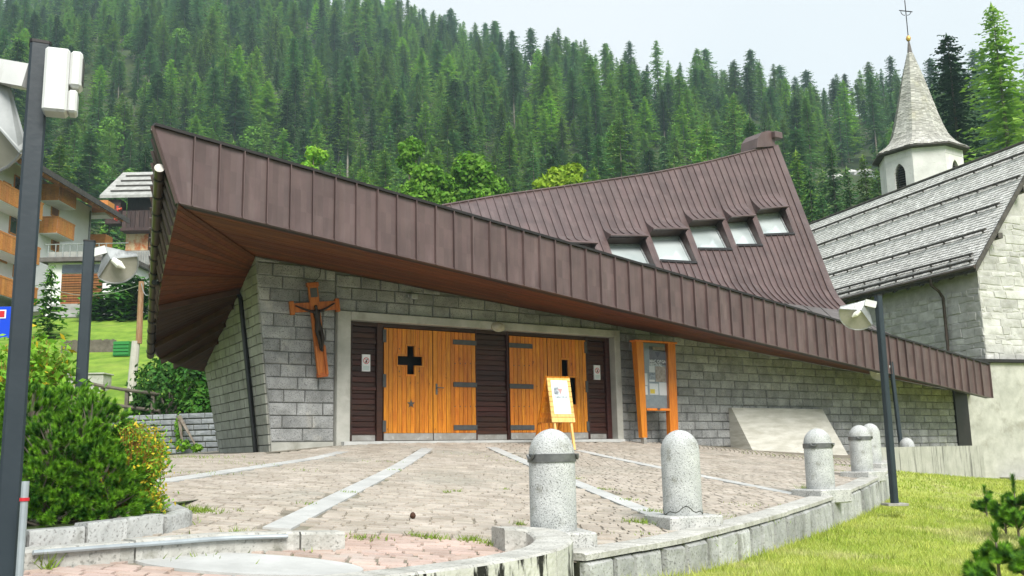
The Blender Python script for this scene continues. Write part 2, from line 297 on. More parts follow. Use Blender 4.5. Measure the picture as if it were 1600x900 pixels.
# ================================================================ GROUND SHAPES
FD = Vector((.827, .563, 0)).normalized(); FI = Vector((-FD.y, FD.x, 0))       # along the church front, and into the church
FO = Vector((-2.74, 20.5, 0)); PHI = math.atan2(FD.y, FD.x)
ZS = .36                                                                        # door sill level
def tn(X, Y):
    dx, dy = X-FO.x, Y-FO.y
    return dx*FD.x+dy*FD.y, -(dx*FI.x+dy*FI.y)                                  # along the front, distance before it
ZW = ([-8, -5, -2.9, -1, 0, 5.5, 6.4, 9, 13.8, 21, 30], [.1, .12, .15, .30, .34, .34, .32, .2, -.07, -.25, -.4])
def zplaza(X, Y):
    t, n = tn(X, Y); nn = max(n, 0)
    def pl(a, b): return -.74 - .0805*(a-.31) + .0685*(b-8.31)
    px_, py_ = FO.x+FD.x*t-FI.x*nn, FO.y+FD.y*t-FI.y*nn
    wx, wy = FO.x+FD.x*t, FO.y+FD.y*t
    return pl(px_, py_) + (float(np.interp(t, *ZW)) - pl(wx, wy))*math.exp(-(nn/3.5))
def g(px, py, dz=0.):
    """the paved surface seen at a photo position"""
    d = ray(px, py); lo, hi = 3., 60.
    f = lambda Y: d.z*Y - (zplaza(d.x*Y, Y)+dz)
    Y = 4.
    while Y < 45 and f(Y)*f(Y+.25) > 0: Y += .25
    a, b = Y, Y+.25
    for _ in range(30):
        m_ = (a+b)/2
        if f(a)*f(m_) <= 0: b = m_
        else: a = m_
    return d*a
def smooth(a, b, x): t = min(1, max(0, (x-a)/(b-a))); return t*t*(3-2*t)
CR = ([-400, -120, -60, -18, 13, 34, 60, 80, 100, 140, 400], [195, 195, 188, 163, 128, 114, 107, 101, 93, 80, 68])
def zhill(X, Y):
    h = (.55+.1*smooth(10, -80, X))*(Y-85) + 3*math.sin(X*.05+1)*smooth(90, 140, Y) + 2*math.sin(Y*.07+X*.03)
    c = float(np.interp(X, *CR)); k = 5.
    h = -k*math.log(math.exp(-min(h, 400)/k)+math.exp(-c/k)) if h > -50 else h
    lf = smooth(4, -9, X)
    m_ = (1.25 + .29*max(0, Y-28.5) - .1*max(0, Y-50))*lf - 2.2*(1-lf) if Y > 28.5 else 1.25
    return max(h, m_)
def grid(name, xs, ys, fz, m_, kind='structure'):
    b = MB()
    b.v = [(x, y, fz(x, y)) for y in ys for x in xs]; nx = len(xs)
    b.f = [(j*nx+i, j*nx+i+1, (j+1)*nx+i+1, (j+1)*nx+i) for j in range(len(ys)-1) for i in range(nx-1)]; b.m = [0]*len(b.f)
    return tag(b.build(name, m_, smooth='all'), kind=kind)

gb = MB(); gb.quad((-3000,-3000,-2.6),(3000,-3000,-2.6),(3000,3000,-2.6),(-3000,3000,-2.6)); tag(gb.build('ground', M['meadow']), kind='structure')
grid('hillside', np.linspace(-330, 300, 106), np.concatenate([np.linspace(52, 120, 30), np.linspace(126, 520, 60)]), zhill, M['soil'])
grid('meadow', np.linspace(-60, -5.0, 40), np.concatenate([[28.4], np.linspace(28.5, 52, 26)]), lambda x, y: zhill(x, y)+.02 if y > 28.45 else -1.5, M['meadow'])
rb = MB(); rb.quad((-40,-20,-1.62),(40,-20,-1.62),(40,5.2,-1.62),(-40,5.2,-1.62)); tag(rb.build('road', M['road']), kind='structure')

# ---- paved plaza with its bricks
XS = np.linspace(-14, 22, 260); YS = np.linspace(4.2, 36, 260)
# retaining wall path (coping centre), and the front ramp wall
RW = [g(*p, .03) for p in ((889,867),(960,855),(1040,841),(1120,823),(1200,802),(1270,781),(1325,761),(1362,744),(1380,730),(1383,720),(1375,713),(1366,709))]
RAMPW = [g(*p, .17) for p in ((778,824),(815,824.5),(845,828),(862,836),(862,846),(838,858),(770,872),(670,886),(540,900),(380,917),(180,938),(-60,965))]
poly = [(p.x, p.y) for p in [g(245,712), g(425,709), g(515,698), g(968,692), g(1160,699), g(1290,708)]]
poly = [(p.x, p.y) for p in [g(-140,735), g(225,707)]] + poly + [(p.x, p.y) for p in RW[::-1]] + [(p.x, p.y) for p in RAMPW[4:]] + [(p.x-1.5, p.y) for p in RAMPW[-1:]]
def inpoly(x, y, P):
    c = False; j = len(P)-1
    for i in range(len(P)):
        if (P[i][1] > y) != (P[j][1] > y) and x < (P[j][0]-P[i][0])*(y-P[i][1])/(P[j][1]-P[i][1])+P[i][0]: c = not c
        j = i
    return c
pb = MB()
pz = {}
for j in range(len(YS)-1):
    for i in range(len(XS)-1):
        cx_, cy_ = (XS[i]+XS[i+1])/2, (YS[j]+YS[j+1])/2
        if not (inpoly(cx_, cy_, poly) or (-9 < tn(cx_, cy_)[1] < .4 and -4.5 < tn(cx_, cy_)[0] < 15 and cx_ < 8)): continue
        q = []
        for a, b in ((i, j), (i+1, j), (i+1, j+1), (i, j+1)):
            if (a, b) not in pz:
                pz[(a, b)] = len(pb.v); pb.v.append((XS[a], YS[b], zplaza(XS[a], YS[b])-.012))
            q.append(pz[(a, b)])
        pb.f.append(tuple(q)); pb.m.append(0)
plaza = tag(pb.build('plaza', M['joint'], smooth='all'), kind='structure')
FC = Vector((-1.45, 25.4))
STR = [(g(535,706), g(255,752)), (g(668,701), g(432,826)), (g(768,699), g(1032,808)), (g(905,704), g(1240,772)), ]
def dseg(x, y, a, b):
    ax, ay = a.x, a.y; dx, dy = b.x-ax, b.y-ay; t = ((x-ax)*dx+(y-ay)*dy)/(dx*dx+dy*dy); t = min(1, max(0, t))
    return math.hypot(x-ax-dx*t, y-ay-dy*t)
RL = [g(-60,862), g(40,858), g(240,846), g(440,834), g(535,833), g(700,838), g(790,850), g(850,853)]   # where the ramp begins
rline = sorted([(p.x, p.y) for p in RL])
def on_ramp(x, y): return y < float(np.interp(x, [p[0] for p in rline], [p[1] for p in rline]))
OV = g(388, 881); OVA, OVB = (g(572,878)-g(204,882)).length/2, .36
bricks = []
r_ = 4.0
k_ = 0
while r_ < 23:
    n_a = int(2*math.pi*r_/.205); off = random.random()
    for k in range(n_a):
        a = 2*math.pi*(k+off)/n_a
        if not (math.pi*1.02 < a < math.pi*1.98): continue
        x, y = FC.x+r_*math.cos(a), FC.y+r_*math.sin(a)
        if y < 4.6 or not inpoly(x, y, poly): continue
        if abs(x/y) > .62 or tn(x, y)[1] < .05: continue
        if min(dseg(x, y, *s_) for s_ in STR) < .16: continue
        if ((x-OV.x)/(OVA+.05))**2+((y-OV.y)/(OVB+.05))**2 < 1: continue
        if random.random() < .004: continue
        bricks.append((y, x, a, r_))
    r_ += .105; k_ += 1
bricks.sort()
def brick_pts(x, y, a):
    ta = a+math.pi/2+random.gauss(0, .025); hl, hw = .0945+random.gauss(0, .004), .0455+random.gauss(0, .002); lift = random.gauss(0, .0022)
    ux, uy = math.cos(ta), math.sin(ta); lo = []; hi = []
    for i, j in ((-1,-1),(1,-1),(1,1),(-1,1)):
        X, Y = x+ux*hl*i-uy*hw*j, y+uy*hl*i+ux*hw*j; z = zplaza(X, Y)+lift+random.gauss(0, .001)
        lo.append((X, Y, z-.03)); hi.append((X-(ux*i-uy*j)*.006, Y-(uy*i+ux*j)*.006, z+.004))
    return lo, hi
FB = [(4,5,6,7),(0,1,5,4),(1,2,6,5),(2,3,7,6),(3,0,4,7)]
def vis(x, y, z): 
    px, py = proj((x, y, z)); return 0 < px < 1600 and 0 < py < 900
nb = 0; rest = MB(); rest_p = MB()
for (y, x, a, rr) in bricks:
    lo, hi = brick_pts(x, y, a); p = on_ramp(x, y)
    if nb < 300 and vis(x, y, zplaza(x, y)):
        MB().add(lo+hi, FB).build('brick', M['setts_pink'] if p else M['setts'], plaza); nb += 1
    else: (rest_p if p else rest).add(lo+hi, FB)
rest.build('paving_bricks', M['setts'], plaza, kind='stuff')
if rest_p.v: rest_p.build('ramp_bricks', M['setts_pink'], plaza, kind='stuff')
def sheet_on_plaza(pts, lift, m_, name, parent):
    b = MB(); b.add([(x, y, zplaza(x, y)+lift) for x, y in pts], [tuple(range(len(pts)))]); return b.build(name, m_, parent)
for a, b in STR:
    L_ = (b-a).length; n_s = max(3, int(L_/.8)); d = (b-a)/L_; s_ = Vector((-d.y, d.x, 0)).normalized()*.12
    for i in range(n_s):
        p, q = a+d*(L_*i/n_s+.004), a+d*(L_*(i+1)/n_s-.004); bb = MB()
        pts = [p-s_, q-s_, q+s_, p+s_]
        bb.add([(v.x, v.y, zplaza(v.x, v.y)-.03) for v in pts]+[(v.x, v.y, zplaza(v.x, v.y)+.007) for v in pts], FB)
        bb.build('strip_slab', M['strip'], plaza)
ob = MB(); n_o = 40
ring = [(OV.x+OVA*math.cos(2*math.pi*k/n_o), OV.y+OVB*math.sin(2*math.pi*k/n_o)) for k in range(n_o)]
ob.add([(x, y, zplaza(x, y)-.03) for x, y in ring]+[(x, y, zplaza(x, y)+.006) for x, y in ring], [tuple(range(n_o, 2*n_o))]+[(i, (i+1) % n_o, n_o+(i+1) % n_o, n_o+i) for i in range(n_o)])
ob.build('oval_slab', M['strip'], plaza)
# doorstep and paved border by the wall
ds = MB(); L2 = lambda t, n, z: FO+FD*t-FI*n+Vector((0, 0, z))
ds.box((-1.0, -.02, -.25), (6.35, .5, -.012), Matrix.Translation((0, 0, 0)))
# ---- lawn
def offpath(P, d):
    o = []
    for i, p in enumerate(P):
        a = P[max(0, i-1)]; b = P[min(len(P)-1, i+1)]; t = (b-a); t.z = 0; t.normalize(); o.append(p+Vector((t.y, -t.x, 0))*d)
    return o
def resample(P, step):
    o = [P[0]]; acc = 0
    for a, b in zip(P, P[1:]):
        L_ = (b-a).length; d = step-acc
        while d <= L_: o.append(a+(b-a)*(d/L_)); d += step
        acc = L_-(d-step)
    o.append(P[-1]); return o
RWO = offpath(RW, .2)                                # right-hand side when walking away = lawn side
hs = [.3,.32,.33,.35,.37,.4,.45,.52,.58,.5,.45,.4]
lp = [(p.x, p.y, p.z-h) for p, h in zip(RWO[:9], hs)]
lp += [tuple(at(*q)) for q in ((1402,737,24),(1460,741,27),(1530,748,29.5),(1605,757,31),(1700,790,24),(1600,835,14),(1600,905,9.2),(1750,900,10),(1320,905,7.9),(1120,905,7.4),(950,910,6.9))]
lp += [(5, 4, -1.6), (15, 4, -1.7), (0, 4.5, -1.55), (25, 20, -1.8), (26, 34, -1.5)]
LPA = np.array(lp); _D = np.linalg.norm(LPA[:, None, :2]-LPA[None, :, :2], axis=2); _A = np.block([[_D, np.c_[np.ones(len(lp)), LPA[:, :2]]], [np.c_[np.ones(len(lp)), LPA[:, :2]].T, np.zeros((3, 3))]])
_W = np.linalg.solve(_A, np.r_[LPA[:, 2], 0, 0, 0])
def zlawn(x, y):
    r = np.hypot(LPA[:, 0]-x, LPA[:, 1]-y); return float(r @ _W[:len(lp)] + _W[-3]+_W[-2]*x+_W[-1]*y)
poly_in = [(p.x, p.y) for p in offpath(RW, -.25)][::-1]+[(-2, 7), (-2, 24)]
lb = MB(); lx = np.linspace(-1, 30, 90); ly = np.linspace(5.2, 36, 90); idx = {}
for j in range(len(ly)-1):
    for i in range(len(lx)-1):
        cx_, cy_ = (lx[i]+lx[i+1])/2, (ly[j]+ly[j+1])/2
        if inpoly(cx_, cy_, poly_in) and zplaza(cx_, cy_) - zlawn(cx_, cy_) < .3: continue
        if inpoly(cx_, cy_, poly_in) and cx_ < 1.5: continue
        q = []
        for a, b in ((i, j), (i+1, j), (i+1, j+1), (i, j+1)):
            if (a, b) not in idx: idx[(a, b)] = len(lb.v); lb.v.append((lx[a], ly[b], zlawn(lx[a], ly[b])))
            q.append(idx[(a, b)])
        lb.f.append(tuple(q)); lb.m.append(0)
lawn = tag(lb.build('lawn', M['lawn'], smooth='all'), kind='structure')
poly_w = [(p.x, p.y) for p in offpath(RW, .18)][::-1]+[(p.x, p.y) for p in RAMPW[4:]]+[(-4, 5), (-4, 30), (8, 30)]
gv = []; gf = []
def blade(x, y, z, h, wd, lean=.5):
    a = random.uniform(0, 2*math.pi); b = random.uniform(0, 2*math.pi); l = h*random.uniform(.2, 1)*lean
    k = len(gv); gv.extend([(x-math.cos(a)*wd, y-math.sin(a)*wd, z-.005), (x+math.cos(a)*wd, y+math.sin(a)*wd, z-.005), (x+math.cos(b)*l, y+math.sin(b)*l, z+h)]); gf.append((k, k+1, k+2))
for (y0, y1, dens, h, wd) in ((6.3, 9, 2300, .045, .0035), (9, 12, 1700, .05, .0045), (12, 16, 900, .055, .006), (16, 22, 420, .06, .009), (22, 33, 180, .07, .013)):
    for _ in range(int(dens*(y1-y0)*(y1+y0)/2*.8)):
        y = random.uniform(y0, y1); x = y*random.uniform(.04, .8)
        if inpoly(x, y, poly_w) or tn(x, y)[1] < .2: continue
        z = zlawn(x, y); px, py = proj((x, y, z))
        if not (-30 < px < 1960 and py < 930): continue
        cl = .6+.5*math.sin(x*2.3+math.sin(y*1.7))*math.sin(y*1.9+x)
        blade(x, y, z, h*random.uniform(.5, 1.2)*(.75+.4*cl), wd, 1.1)
for p in resample(RWO[:9], .05):
    for _ in range(5):
        x, y = p.x+random.gauss(.04, .05), p.y-abs(random.gauss(.03, .05)); blade(x, y, zlawn(x, y), random.uniform(.04, .13), .005, .8)
for _ in range(240):                                  # scattered taller tufts
    y = random.uniform(7, 22); x = y*random.uniform(.1, .56)
    if inpoly(x, y, poly_w): continue
    for _ in range(14): xx, yy = x+random.gauss(0, .05), y+random.gauss(0, .05); blade(xx, yy, zlawn(xx, yy), random.uniform(.05, .12), .004+y*.0003, .9)
b_ = MB(); b_.v = gv; b_.f = gf; b_.m = [0]*len(gf); tag(b_.build('lawn_grass', M['blade']), 'short yellow green grass of the sloping lawn below the bollards', 'grass', kind='stuff')

# ---- curved retaining wall
def cr(P, n=6):
    """smooth curve through points"""
    o = []
    for i in range(len(P)-1):
        p0, p1, p2, p3 = P[max(0, i-1)], P[i], P[i+1], P[min(len(P)-1, i+2)]
        for k in range(n):
            t = k/n; o.append(.5*((2*p1)+(p2-p0)*t+(2*p0-5*p1+4*p2-p3)*t*t+(3*p1-p0-3*p2+p3)*t**3))
    return o+[P[-1]]
rwall = empty('retaining_wall', (RW[0].x, RW[0].y, RW[0].z-.6), 'low curved retaining wall of rough granite stones along the edge of the paved forecourt', 'wall')
fine = resample(cr(RW), .06); so = offpath(fine, .13); si = offpath(fine, -.14); co_o = offpath(fine, .155)
i = 0
while i < len(fine)-3:
    j = min(len(fine)-1, i+random.randint(13, 19)); b = MB()
    if len(fine)-1-j < 6: j = len(fine)-1
    dz = random.uniform(-.004, .004)
    for k in range(i, j):
        a0, a1 = (.004 if k == i else 0), (.004 if k == j-1 else 0)
        q = []
        for kk in (k, k+1):
            z = zplaza(fine[kk].x, fine[kk].y)+.045+dz
            q += [Vector((co_o[kk].x, co_o[kk].y, z-.055)), Vector((co_o[kk].x, co_o[kk].y, z-.012)), Vector((co_o[kk].x*.93+si[kk].x*.07, co_o[kk].y*.93+si[kk].y*.07, z)), Vector((si[kk].x, si[kk].y, z)), Vector((si[kk].x, si[kk].y, z-.055))]
        fcs = [(m_, (m_+1) % 5, 5+(m_+1) % 5, 5+m_) for m_ in range(5)]
        if k == i: fcs.append((4,3,2,1,0))
        if k == j-1: fcs.append((5,6,7,8,9))
        b.add(q, fcs)
    b.build('coping', M['coping'], rwall, smooth=True, recalc=True); i = j
core = MB()
for k in range(len(fine)-1):
    p, q, r1, r2 = so[k]*.85+si[k]*.15, so[k+1]*.85+si[k+1]*.15, si[k], si[k+1]
    zt0, zt1 = zplaza(fine[k].x, fine[k].y)-.013, zplaza(fine[k+1].x, fine[k+1].y)-.013
    core.hexa([Vector((v.x, v.y, -1.9)) for v in (p, q, r2, r1)], [Vector((p.x, p.y, zt0)), Vector((q.x, q.y, zt1)), Vector((r2.x, r2.y, zt1)), Vector((r1.x, r1.y, zt0))])
core.build('wall_core', M['dark_joint'], rwall)
def rough_stone(b, a0, a1, n_, z0, z1, depth, proud=.02):
    """one roughly hewn stone in the vertical face from a0 to a1 (plan), outward n_; z0/z1 pairs for its two ends"""
    g1 = [Vector((a0.x, a0.y, z0[0])), Vector((a1.x, a1.y, z0[1])), Vector((a1.x, a1.y, z1[1])), Vector((a0.x, a0.y, z1[0]))]
    c = sum(g1, Vector())/4; back = [p-n_*depth for p in g1]
    f1 = [p+n_*random.uniform(-.006, .004) for p in g1]; f2 = [p+(c-p).normalized()*min(.03, (c-p).length*.25)*random.uniform(.6, 1.3)+n_*proud*random.uniform(.5, 1.4) for p in g1]; m_ = c+n_*proud*random.uniform(.7, 1.9)
    b.add(back+f1+f2+[m_], [(0,1,5,4),(1,2,6,5),(2,3,7,6),(3,0,4,7),(4,5,9,8),(5,6,10,9),(6,7,11,10),(7,4,8,11),(8,9,12),(9,10,12),(10,11,12),(11,8,12)])
i = 0
while i < len(fine)-3:
    j = min(len(fine)-1, i+random.randint(4, 8)); b = MB(); a0, a1 = so[i].copy(), so[j].copy(); t = (a1-a0); t.z = 0; t.normalize(); n_ = Vector((t.y, -t.x, 0)); a0 += t*random.uniform(.008, .03); a1 -= t*random.uniform(.008, .03)
    zt = [zplaza(fine[k].x, fine[k].y)-.022+random.uniform(-.012, .004) for k in (i, j)]
    rough_stone(b, a0, a1, n_, [z_-random.uniform(.7, .75) for z_ in zt], zt, .1, .03); b.build('stone', M['wallstone'], rwall); i = j
# ---- hooked concrete wall in front of the ramp
hook = empty('ramp_wall', (RAMPW[5].x, RAMPW[5].y, -1.62), 'black streaked concrete wall hooking round the end of the ramp in the foreground', 'wall')
hf = resample(cr(RAMPW), .08); ho = offpath(hf, -.15); hi_ = offpath(hf, .15); i = 0
for seg in ((0, 17), (17, 34), (34, 60), (60, 90), (90, len(hf)-1)):
    if seg[0] >= len(hf)-1: break
    b = MB(); e = min(seg[1], len(hf)-1)
    for k in range(seg[0], e):
        q = []
        for kk in (k, k+1):
            z = zplaza(hf[kk].x, hf[kk].y)+.17; off = Vector((0, 0, 0)); zb = z-.3 if k < 6 else -1.7
            if kk == k and k == seg[0] and k: off = (hf[k+1]-hf[k]).normalized()*.006
            A, B = ho[kk]+off, hi_[kk]+off
            q += [Vector((A.x, A.y, zb)), Vector((A.x, A.y, z-.015)), Vector((A.x*.94+B.x*.06, A.y*.94+B.y*.06, z)), Vector((A.x*.06+B.x*.94, A.y*.06+B.y*.94, z)), Vector((B.x, B.y, z-.015)), Vector((B.x, B.y, zb))]
        b.cm = 1; b.add(q, [(0, 1, 7, 6)]); b.cm = 0
        fcs = [(m_, (m_+1) % 6, 6+(m_+1) % 6, 6+m_) for m_ in range(1, 6)]
        if k == seg[0]: fcs.append((5,4,3,2,1,0))
        if k == e-1: fcs.append((6,7,8,9,10,11))
        b.add(q, fcs)
    b.build('wall_section', [M['coping'], M['coping_stain']], hook, smooth=True, recalc=True)
# ---- left kerb, with a pipe on it, and planter edging
def stone_row(P, name, root, m_, wd, ht, lens, lift=0., smooth_=True, rough=0.01, back=0., chord=False):
    fp_ = resample(cr(P), .05); a_ = offpath(fp_, wd/2); c_ = offpath(fp_, -wd/2-back); i = 0
    while i < len(fp_)-2:
        j = min(len(fp_)-1, i+random.randint(*lens)); b = MB()
        if len(fp_)-1-j < 4: j = len(fp_)-1
        dz = random.uniform(-rough, rough); jit = [Vector((random.uniform(-rough, rough), random.uniform(-rough, rough), 0)) for _ in range(2)]
        for k in ([i] if chord else range(i, j)):
            q = []
            for kk in ((i, j) if chord else (k, k+1)):
                tt = (fp_[j]-fp_[i]).normalized()*(.006 if kk == i else -.006 if kk == j else 0)
                A, B = a_[kk]+tt+jit[0], c_[kk]+tt+jit[1]; z = zplaza(fp_[kk].x, fp_[kk].y)+lift+ht+dz; bv = .02
                q += [Vector((A.x, A.y, z-ht-.2)), Vector((A.x, A.y, z-bv)), A.lerp(B, .08).to_2d().to_3d()+Vector((0, 0, z)), A.lerp(B, .92).to_2d().to_3d()+Vector((0, 0, z)), Vector((B.x, B.y, z-bv)), Vector((B.x, B.y, z-ht-.2))]
            fcs = [(n_, (n_+1) % 6, 6+(n_+1) % 6, 6+n_) for n_ in range(6)]
            if k == i: fcs.append((5,4,3,2,1,0))
            if chord or k == j-1: fcs.append((6,7,8,9,10,11))
            b.add(q, fcs)
        b.build(name, m_, root, smooth=True, recalc=True); i = j
kp = [g(*p, .13) for p in ((-80,868),(40,853),(140,846),(240,839),(340,832),(440,829),(533,828))]
kerb = empty('ramp_kerb', (kp[3].x, kp[3].y, kp[3].z-.13), 'pale granite kerb with a thin pipe lying along it beside the ramp', 'kerb')
stone_row(kp, 'kerb_stone', kerb, M['coping'], .2, .12, (20, 26))
pk = offpath(kp[1:6], .13); MB().tube([p-Vector((0, 0, .035)) for p in cr(pk)], .016, 8).build('pipe', M['galv'], kerb, smooth=True)
pp = [g(*p, .16) for p in ((-60,826),(40,820),(130,813),(210,804),(262,797),(284,790),(280,783),(262,780))]
planter = empty('planter_edging', (pp[2].x, pp[2].y, pp[2].z-.2), 'row of rough grey granite stones edging the planting bed on the left', 'edging')
stone_row(pp, 'stone', planter, M['wallstone'], .16, .13, (6, 9), rough=.016, chord=True)
sb = MB(); sp = [Vector((p.x, p.y, zplaza(p.x, p.y)+.1)) for p in offpath(pp, -.05)]; sb.v = [tuple(p) for p in sp+[Vector((sp[-1].x-.3, sp[-1].y+3, sp[-1].z)), Vector((sp[0].x-1.5, sp[0].y+3.5, sp[0].z))]]; sb.f = [tuple(range(len(sb.v)))]; sb.m = [0]
tag(sb.build('planting_bed', M['soil']), kind='structure')

# ================================================================ MODERN CHURCH
church = empty('modern_church', FO+Vector((0, 0, ZS)), 'modern granite church with sweeping brown sheet metal roof and orange plank doors', 'church', rz=PHI)
def fp(px, py, n=0.):
    d = ray(px, py); k = d.dot(-FI); Y = (n+FO.dot(-FI))/k; P = d*Y
    return (P-FO).dot(FD), P.z
def W(t, n, z): return FO+FD*t-FI*n+Vector((0, 0, z))
fm = Matrix(((FD.x, -FI.x, 0, FO.x), (FD.y, -FI.y, 0, FO.y), (0, 0, 1, 0), (0, 0, 0, 1)))   # (t, outward, z) -> world
# --- door frame numbers
t_fo0, _ = fp(523, 600); t_fo1, _ = fp(967, 600); z_ft = fp(527, 486)[1]; t_fi0 = fp(544, 600)[0]; t_fi1 = fp(958, 600)[0]; z_fi = fp(544, 500)[1]
tD = [fp(x, 600)[0] for x in (602, 679, 746, 799.5, 859, 919.5)]; z_dt = fp(602, 511)[1]; z_db = ZS+.0
FRN = .12                                                                                  # frame stands proud
# --- wall outline
tl_b, zl_b = fp(425, 709); tl_t, zl_t = fp(399, 400); tr_t, zr_t = fp(1505, 613)
def ztop(t): return zl_t + (zr_t-zl_t)*(t-tl_t)/(tr_t-tl_t)
def tleft(z): return tl_b + (tl_t-tl_b)*(z-zl_b)/(zl_t-zl_b)
T_END = tr_t+.4
fw = MB()
zb_ = -.9
fw.hexa([W(tleft(zb_)+.03, -.02, zb_), W(t_fo0+.02, -.02, zb_), W(t_fo0+.02, -.02, ztop(t_fo0)), W(tl_t+.03, -.02, ztop(tl_t))], [W(tleft(zb_)+.03, -.5, zb_), W(t_fo0+.02, -.5, zb_), W(t_fo0+.02, -.5, ztop(t_fo0)), W(tl_t+.03, -.5, ztop(tl_t))])
fw.hexa([W(t_fo0+.02, -.02, z_ft-.02), W(t_fo1-.02, -.02, z_ft-.02), W(t_fo1-.02, -.02, ztop(t_fo1)), W(t_fo0+.02, -.02, ztop(t_fo0))], [W(t_fo0+.02, -.5, z_ft-.02), W(t_fo1-.02, -.5, z_ft-.02), W(t_fo1-.02, -.5, ztop(t_fo1)), W(t_fo0+.02, -.5, ztop(t_fo0))])
fw.hexa([W(t_fo1-.02, -.02, zb_), W(T_END, -.02, zb_), W(T_END, -.02, ztop(T_END)), W(t_fo1-.02, -.02, ztop(t_fo1))], [W(t_fo1-.02, -.5, zb_), W(T_END, -.5, zb_), W(T_END, -.5, ztop(T_END)), W(t_fo1-.02, -.5, ztop(t_fo1))])
front_wall = fw.build('front_wall', M['granite_core'], church)
def wall_block(b, c4, proud, fr, depth=.06):
    """c4: four (t, z) corners, counter-clockwise from lower left"""
    ct = sum(p[0] for p in c4)/4; cz = sum(p[1] for p in c4)/4
    back = [fr(t, -depth, z) for t, z in c4]; f1 = [fr(t, -.002, z) for t, z in c4]; ins = .016
    f2 = [fr(t+(ins if t < ct else -ins), proud+random.gauss(0, .004), z+(ins if z < cz else -ins)) for t, z in c4]
    mid = fr(ct, proud+random.gauss(.006, .006), cz)
    b.add(back+f1+f2+[mid], [(0,1,5,4),(1,2,6,5),(2,3,7,6),(3,0,4,7),(4,5,9,8),(5,6,10,9),(6,7,11,10),(7,4,8,11),(8,9,12),(9,10,12),(10,11,12),(11,8,12)])
blocks = []
def courses(t_lo, t_hi, z0, ch, ln, hole=None, base=None):
    z = z0; row = 0
    while z < 5.2:
        t = (tleft(z) if t_lo is None else t_lo); first = True
        while t < t_hi-.02:
            l = random.uniform(*ln)
            if first and row % 2: l *= .5
            t1 = min(t+l, t_hi)
            if t_hi-t1 < .14: t1 = t_hi
            ta = t if not (first and t_lo is None) else t; tb0 = tleft(z+ch) if (first and t_lo is None) else t
            zt0, zt1 = min(z+ch, ztop(t)), min(z+ch, ztop(t1))
            if min(zt0, zt1) > z+.05: blocks.append([(ta+.007, z+.006), (t1-.007, z+.006), (t1-.007, zt1-.006), (tb0+.007, zt0-.006)])
            t = t1; first = False
        z += ch; row += 1
courses(None, t_fo0-.015, .36, .256, (.42, .72))
courses(t_fo0+.0, t_fo1, z_ft+.012, .256, (.42, .72))
courses(t_fo1+.015, T_END, -.54, .222, (.34, .58))
def bkey(c): 
    P = W(c[0][0], 0, c[0][1]); return P.y
blocks.sort(key=bkey)
restw = MB(); nbk = 0
for c in blocks:
    P = W(c[0][0], 0, c[0][1]); px, py = proj(P)
    if nbk < 290 and c[2][1] > zplaza(P.x, P.y)+.02:
        b = MB(); wall_block(b, c, random.uniform(.008, .026), W); b.build('granite_block', M['granite'], front_wall); nbk += 1
    else: wall_block(restw, c, random.uniform(.008, .026), W)
restw.build('granite_blocks', M['granite'], front_wall, kind='stuff')
pl_ = MB(); pl_.hexa([W(tl_b-.0, .012, -.3), W(t_fo0-.02, .012, -.3), W(t_fo0-.02, .012, .35), W(tleft(.35), .012, .35)], [W(tl_b-.0, -.1, -.3), W(t_fo0-.02, -.1, -.3), W(t_fo0-.02, -.1, .35), W(tleft(.35), -.1, .35)])
pl_.build('plinth', M['concrete'], front_wall)
# --- battered side wall
SDIR = Vector((-.48, .877, 0)).normalized()
SB0, ST0 = W(tl_b, 0, zl_b-.4), W(tl_t, 0, zl_t)
SB1 = SB0+SDIR*4.45; SB1.z = -.3
d_ = ray(320, 575); ST1 = d_*(SB1.y+.1)
sn = (SB1-SB0).cross(ST0-SB0).normalized()
if sn.x > 0: sn = -sn
sw = MB(); sw.hexa([p-sn*.02 for p in (SB0, SB1, ST1, ST0)], [p-sn*.5 for p in (SB0+SDIR*.6, SB1, ST1, ST0+SDIR*.6)])
side_wall = sw.build('side_wall', M['granite_core'], church)
sbk = MB()
def SP(u, v): return (SB0.lerp(SB1, u)).lerp(ST0.lerp(ST1, u), v)
# courses keep level: v at height z for given u
def vz(u, z): a, b = SB0.lerp(SB1, u).z, ST0.lerp(ST1, u).z; return (z-a)/(b-a)
zc = -.3
while zc < 4.3:
    u = 0 if int(zc*10) % 2 else -.03
    while u < 1:
        u1 = min(1, u+random.uniform(.07, .12)); u0 = max(0, u)
        if u1 > u0+.01:
            v00, v01, v11, v10 = vz(u0, zc), vz(u1, zc), vz(u1, zc+.2), vz(u0, zc+.2)
            if min(v00, v01) < .97:
                p = [SP(u0+.0018, min(1, v00+.002)), SP(u1-.0018, min(1, v01+.002)), SP(u1-.0018, min(1, v11-.002)), SP(u0+.0018, min(1, v10-.002))]
                pr = random.uniform(.004, .014); c = sum(p, Vector())/4
                sbk.add([q-sn*.05 for q in p]+[q+(c-q).normalized()*.008+sn*pr for q in p], FB)
        u = u1
    zc += .2
sbk.build('side_blocks', M['side_stone'], side_wall, kind='stuff')
# --- concrete frame round the doors
cf = MB()
cf.bbox((t_fo0, -.45, -.2), (t_fi0, FRN, z_ft), .012, fm)
cf.bbox((t_fi1, -.45, -.2), (t_fo1, FRN, z_ft), .012, fm)
cf.bbox((t_fi0+.001, -.45, z_fi), (t_fi1-.001, FRN-.003, z_ft-.002), .01, fm)
door_frame = cf.build('door_frame', M['concrete'], church, recalc=True)
st = MB(); st.box((t_fo0+.1, -.4, -.15), (t_fo1-.1, .28, ZS-.012), fm); st.build('doorstep', M['strip'], church)
dk = MB(); dk.box((t_fi0, -.44, ZS-.3), (t_fi1, -.34, z_fi), fm); dk.build('door_backing', M['black'], church)
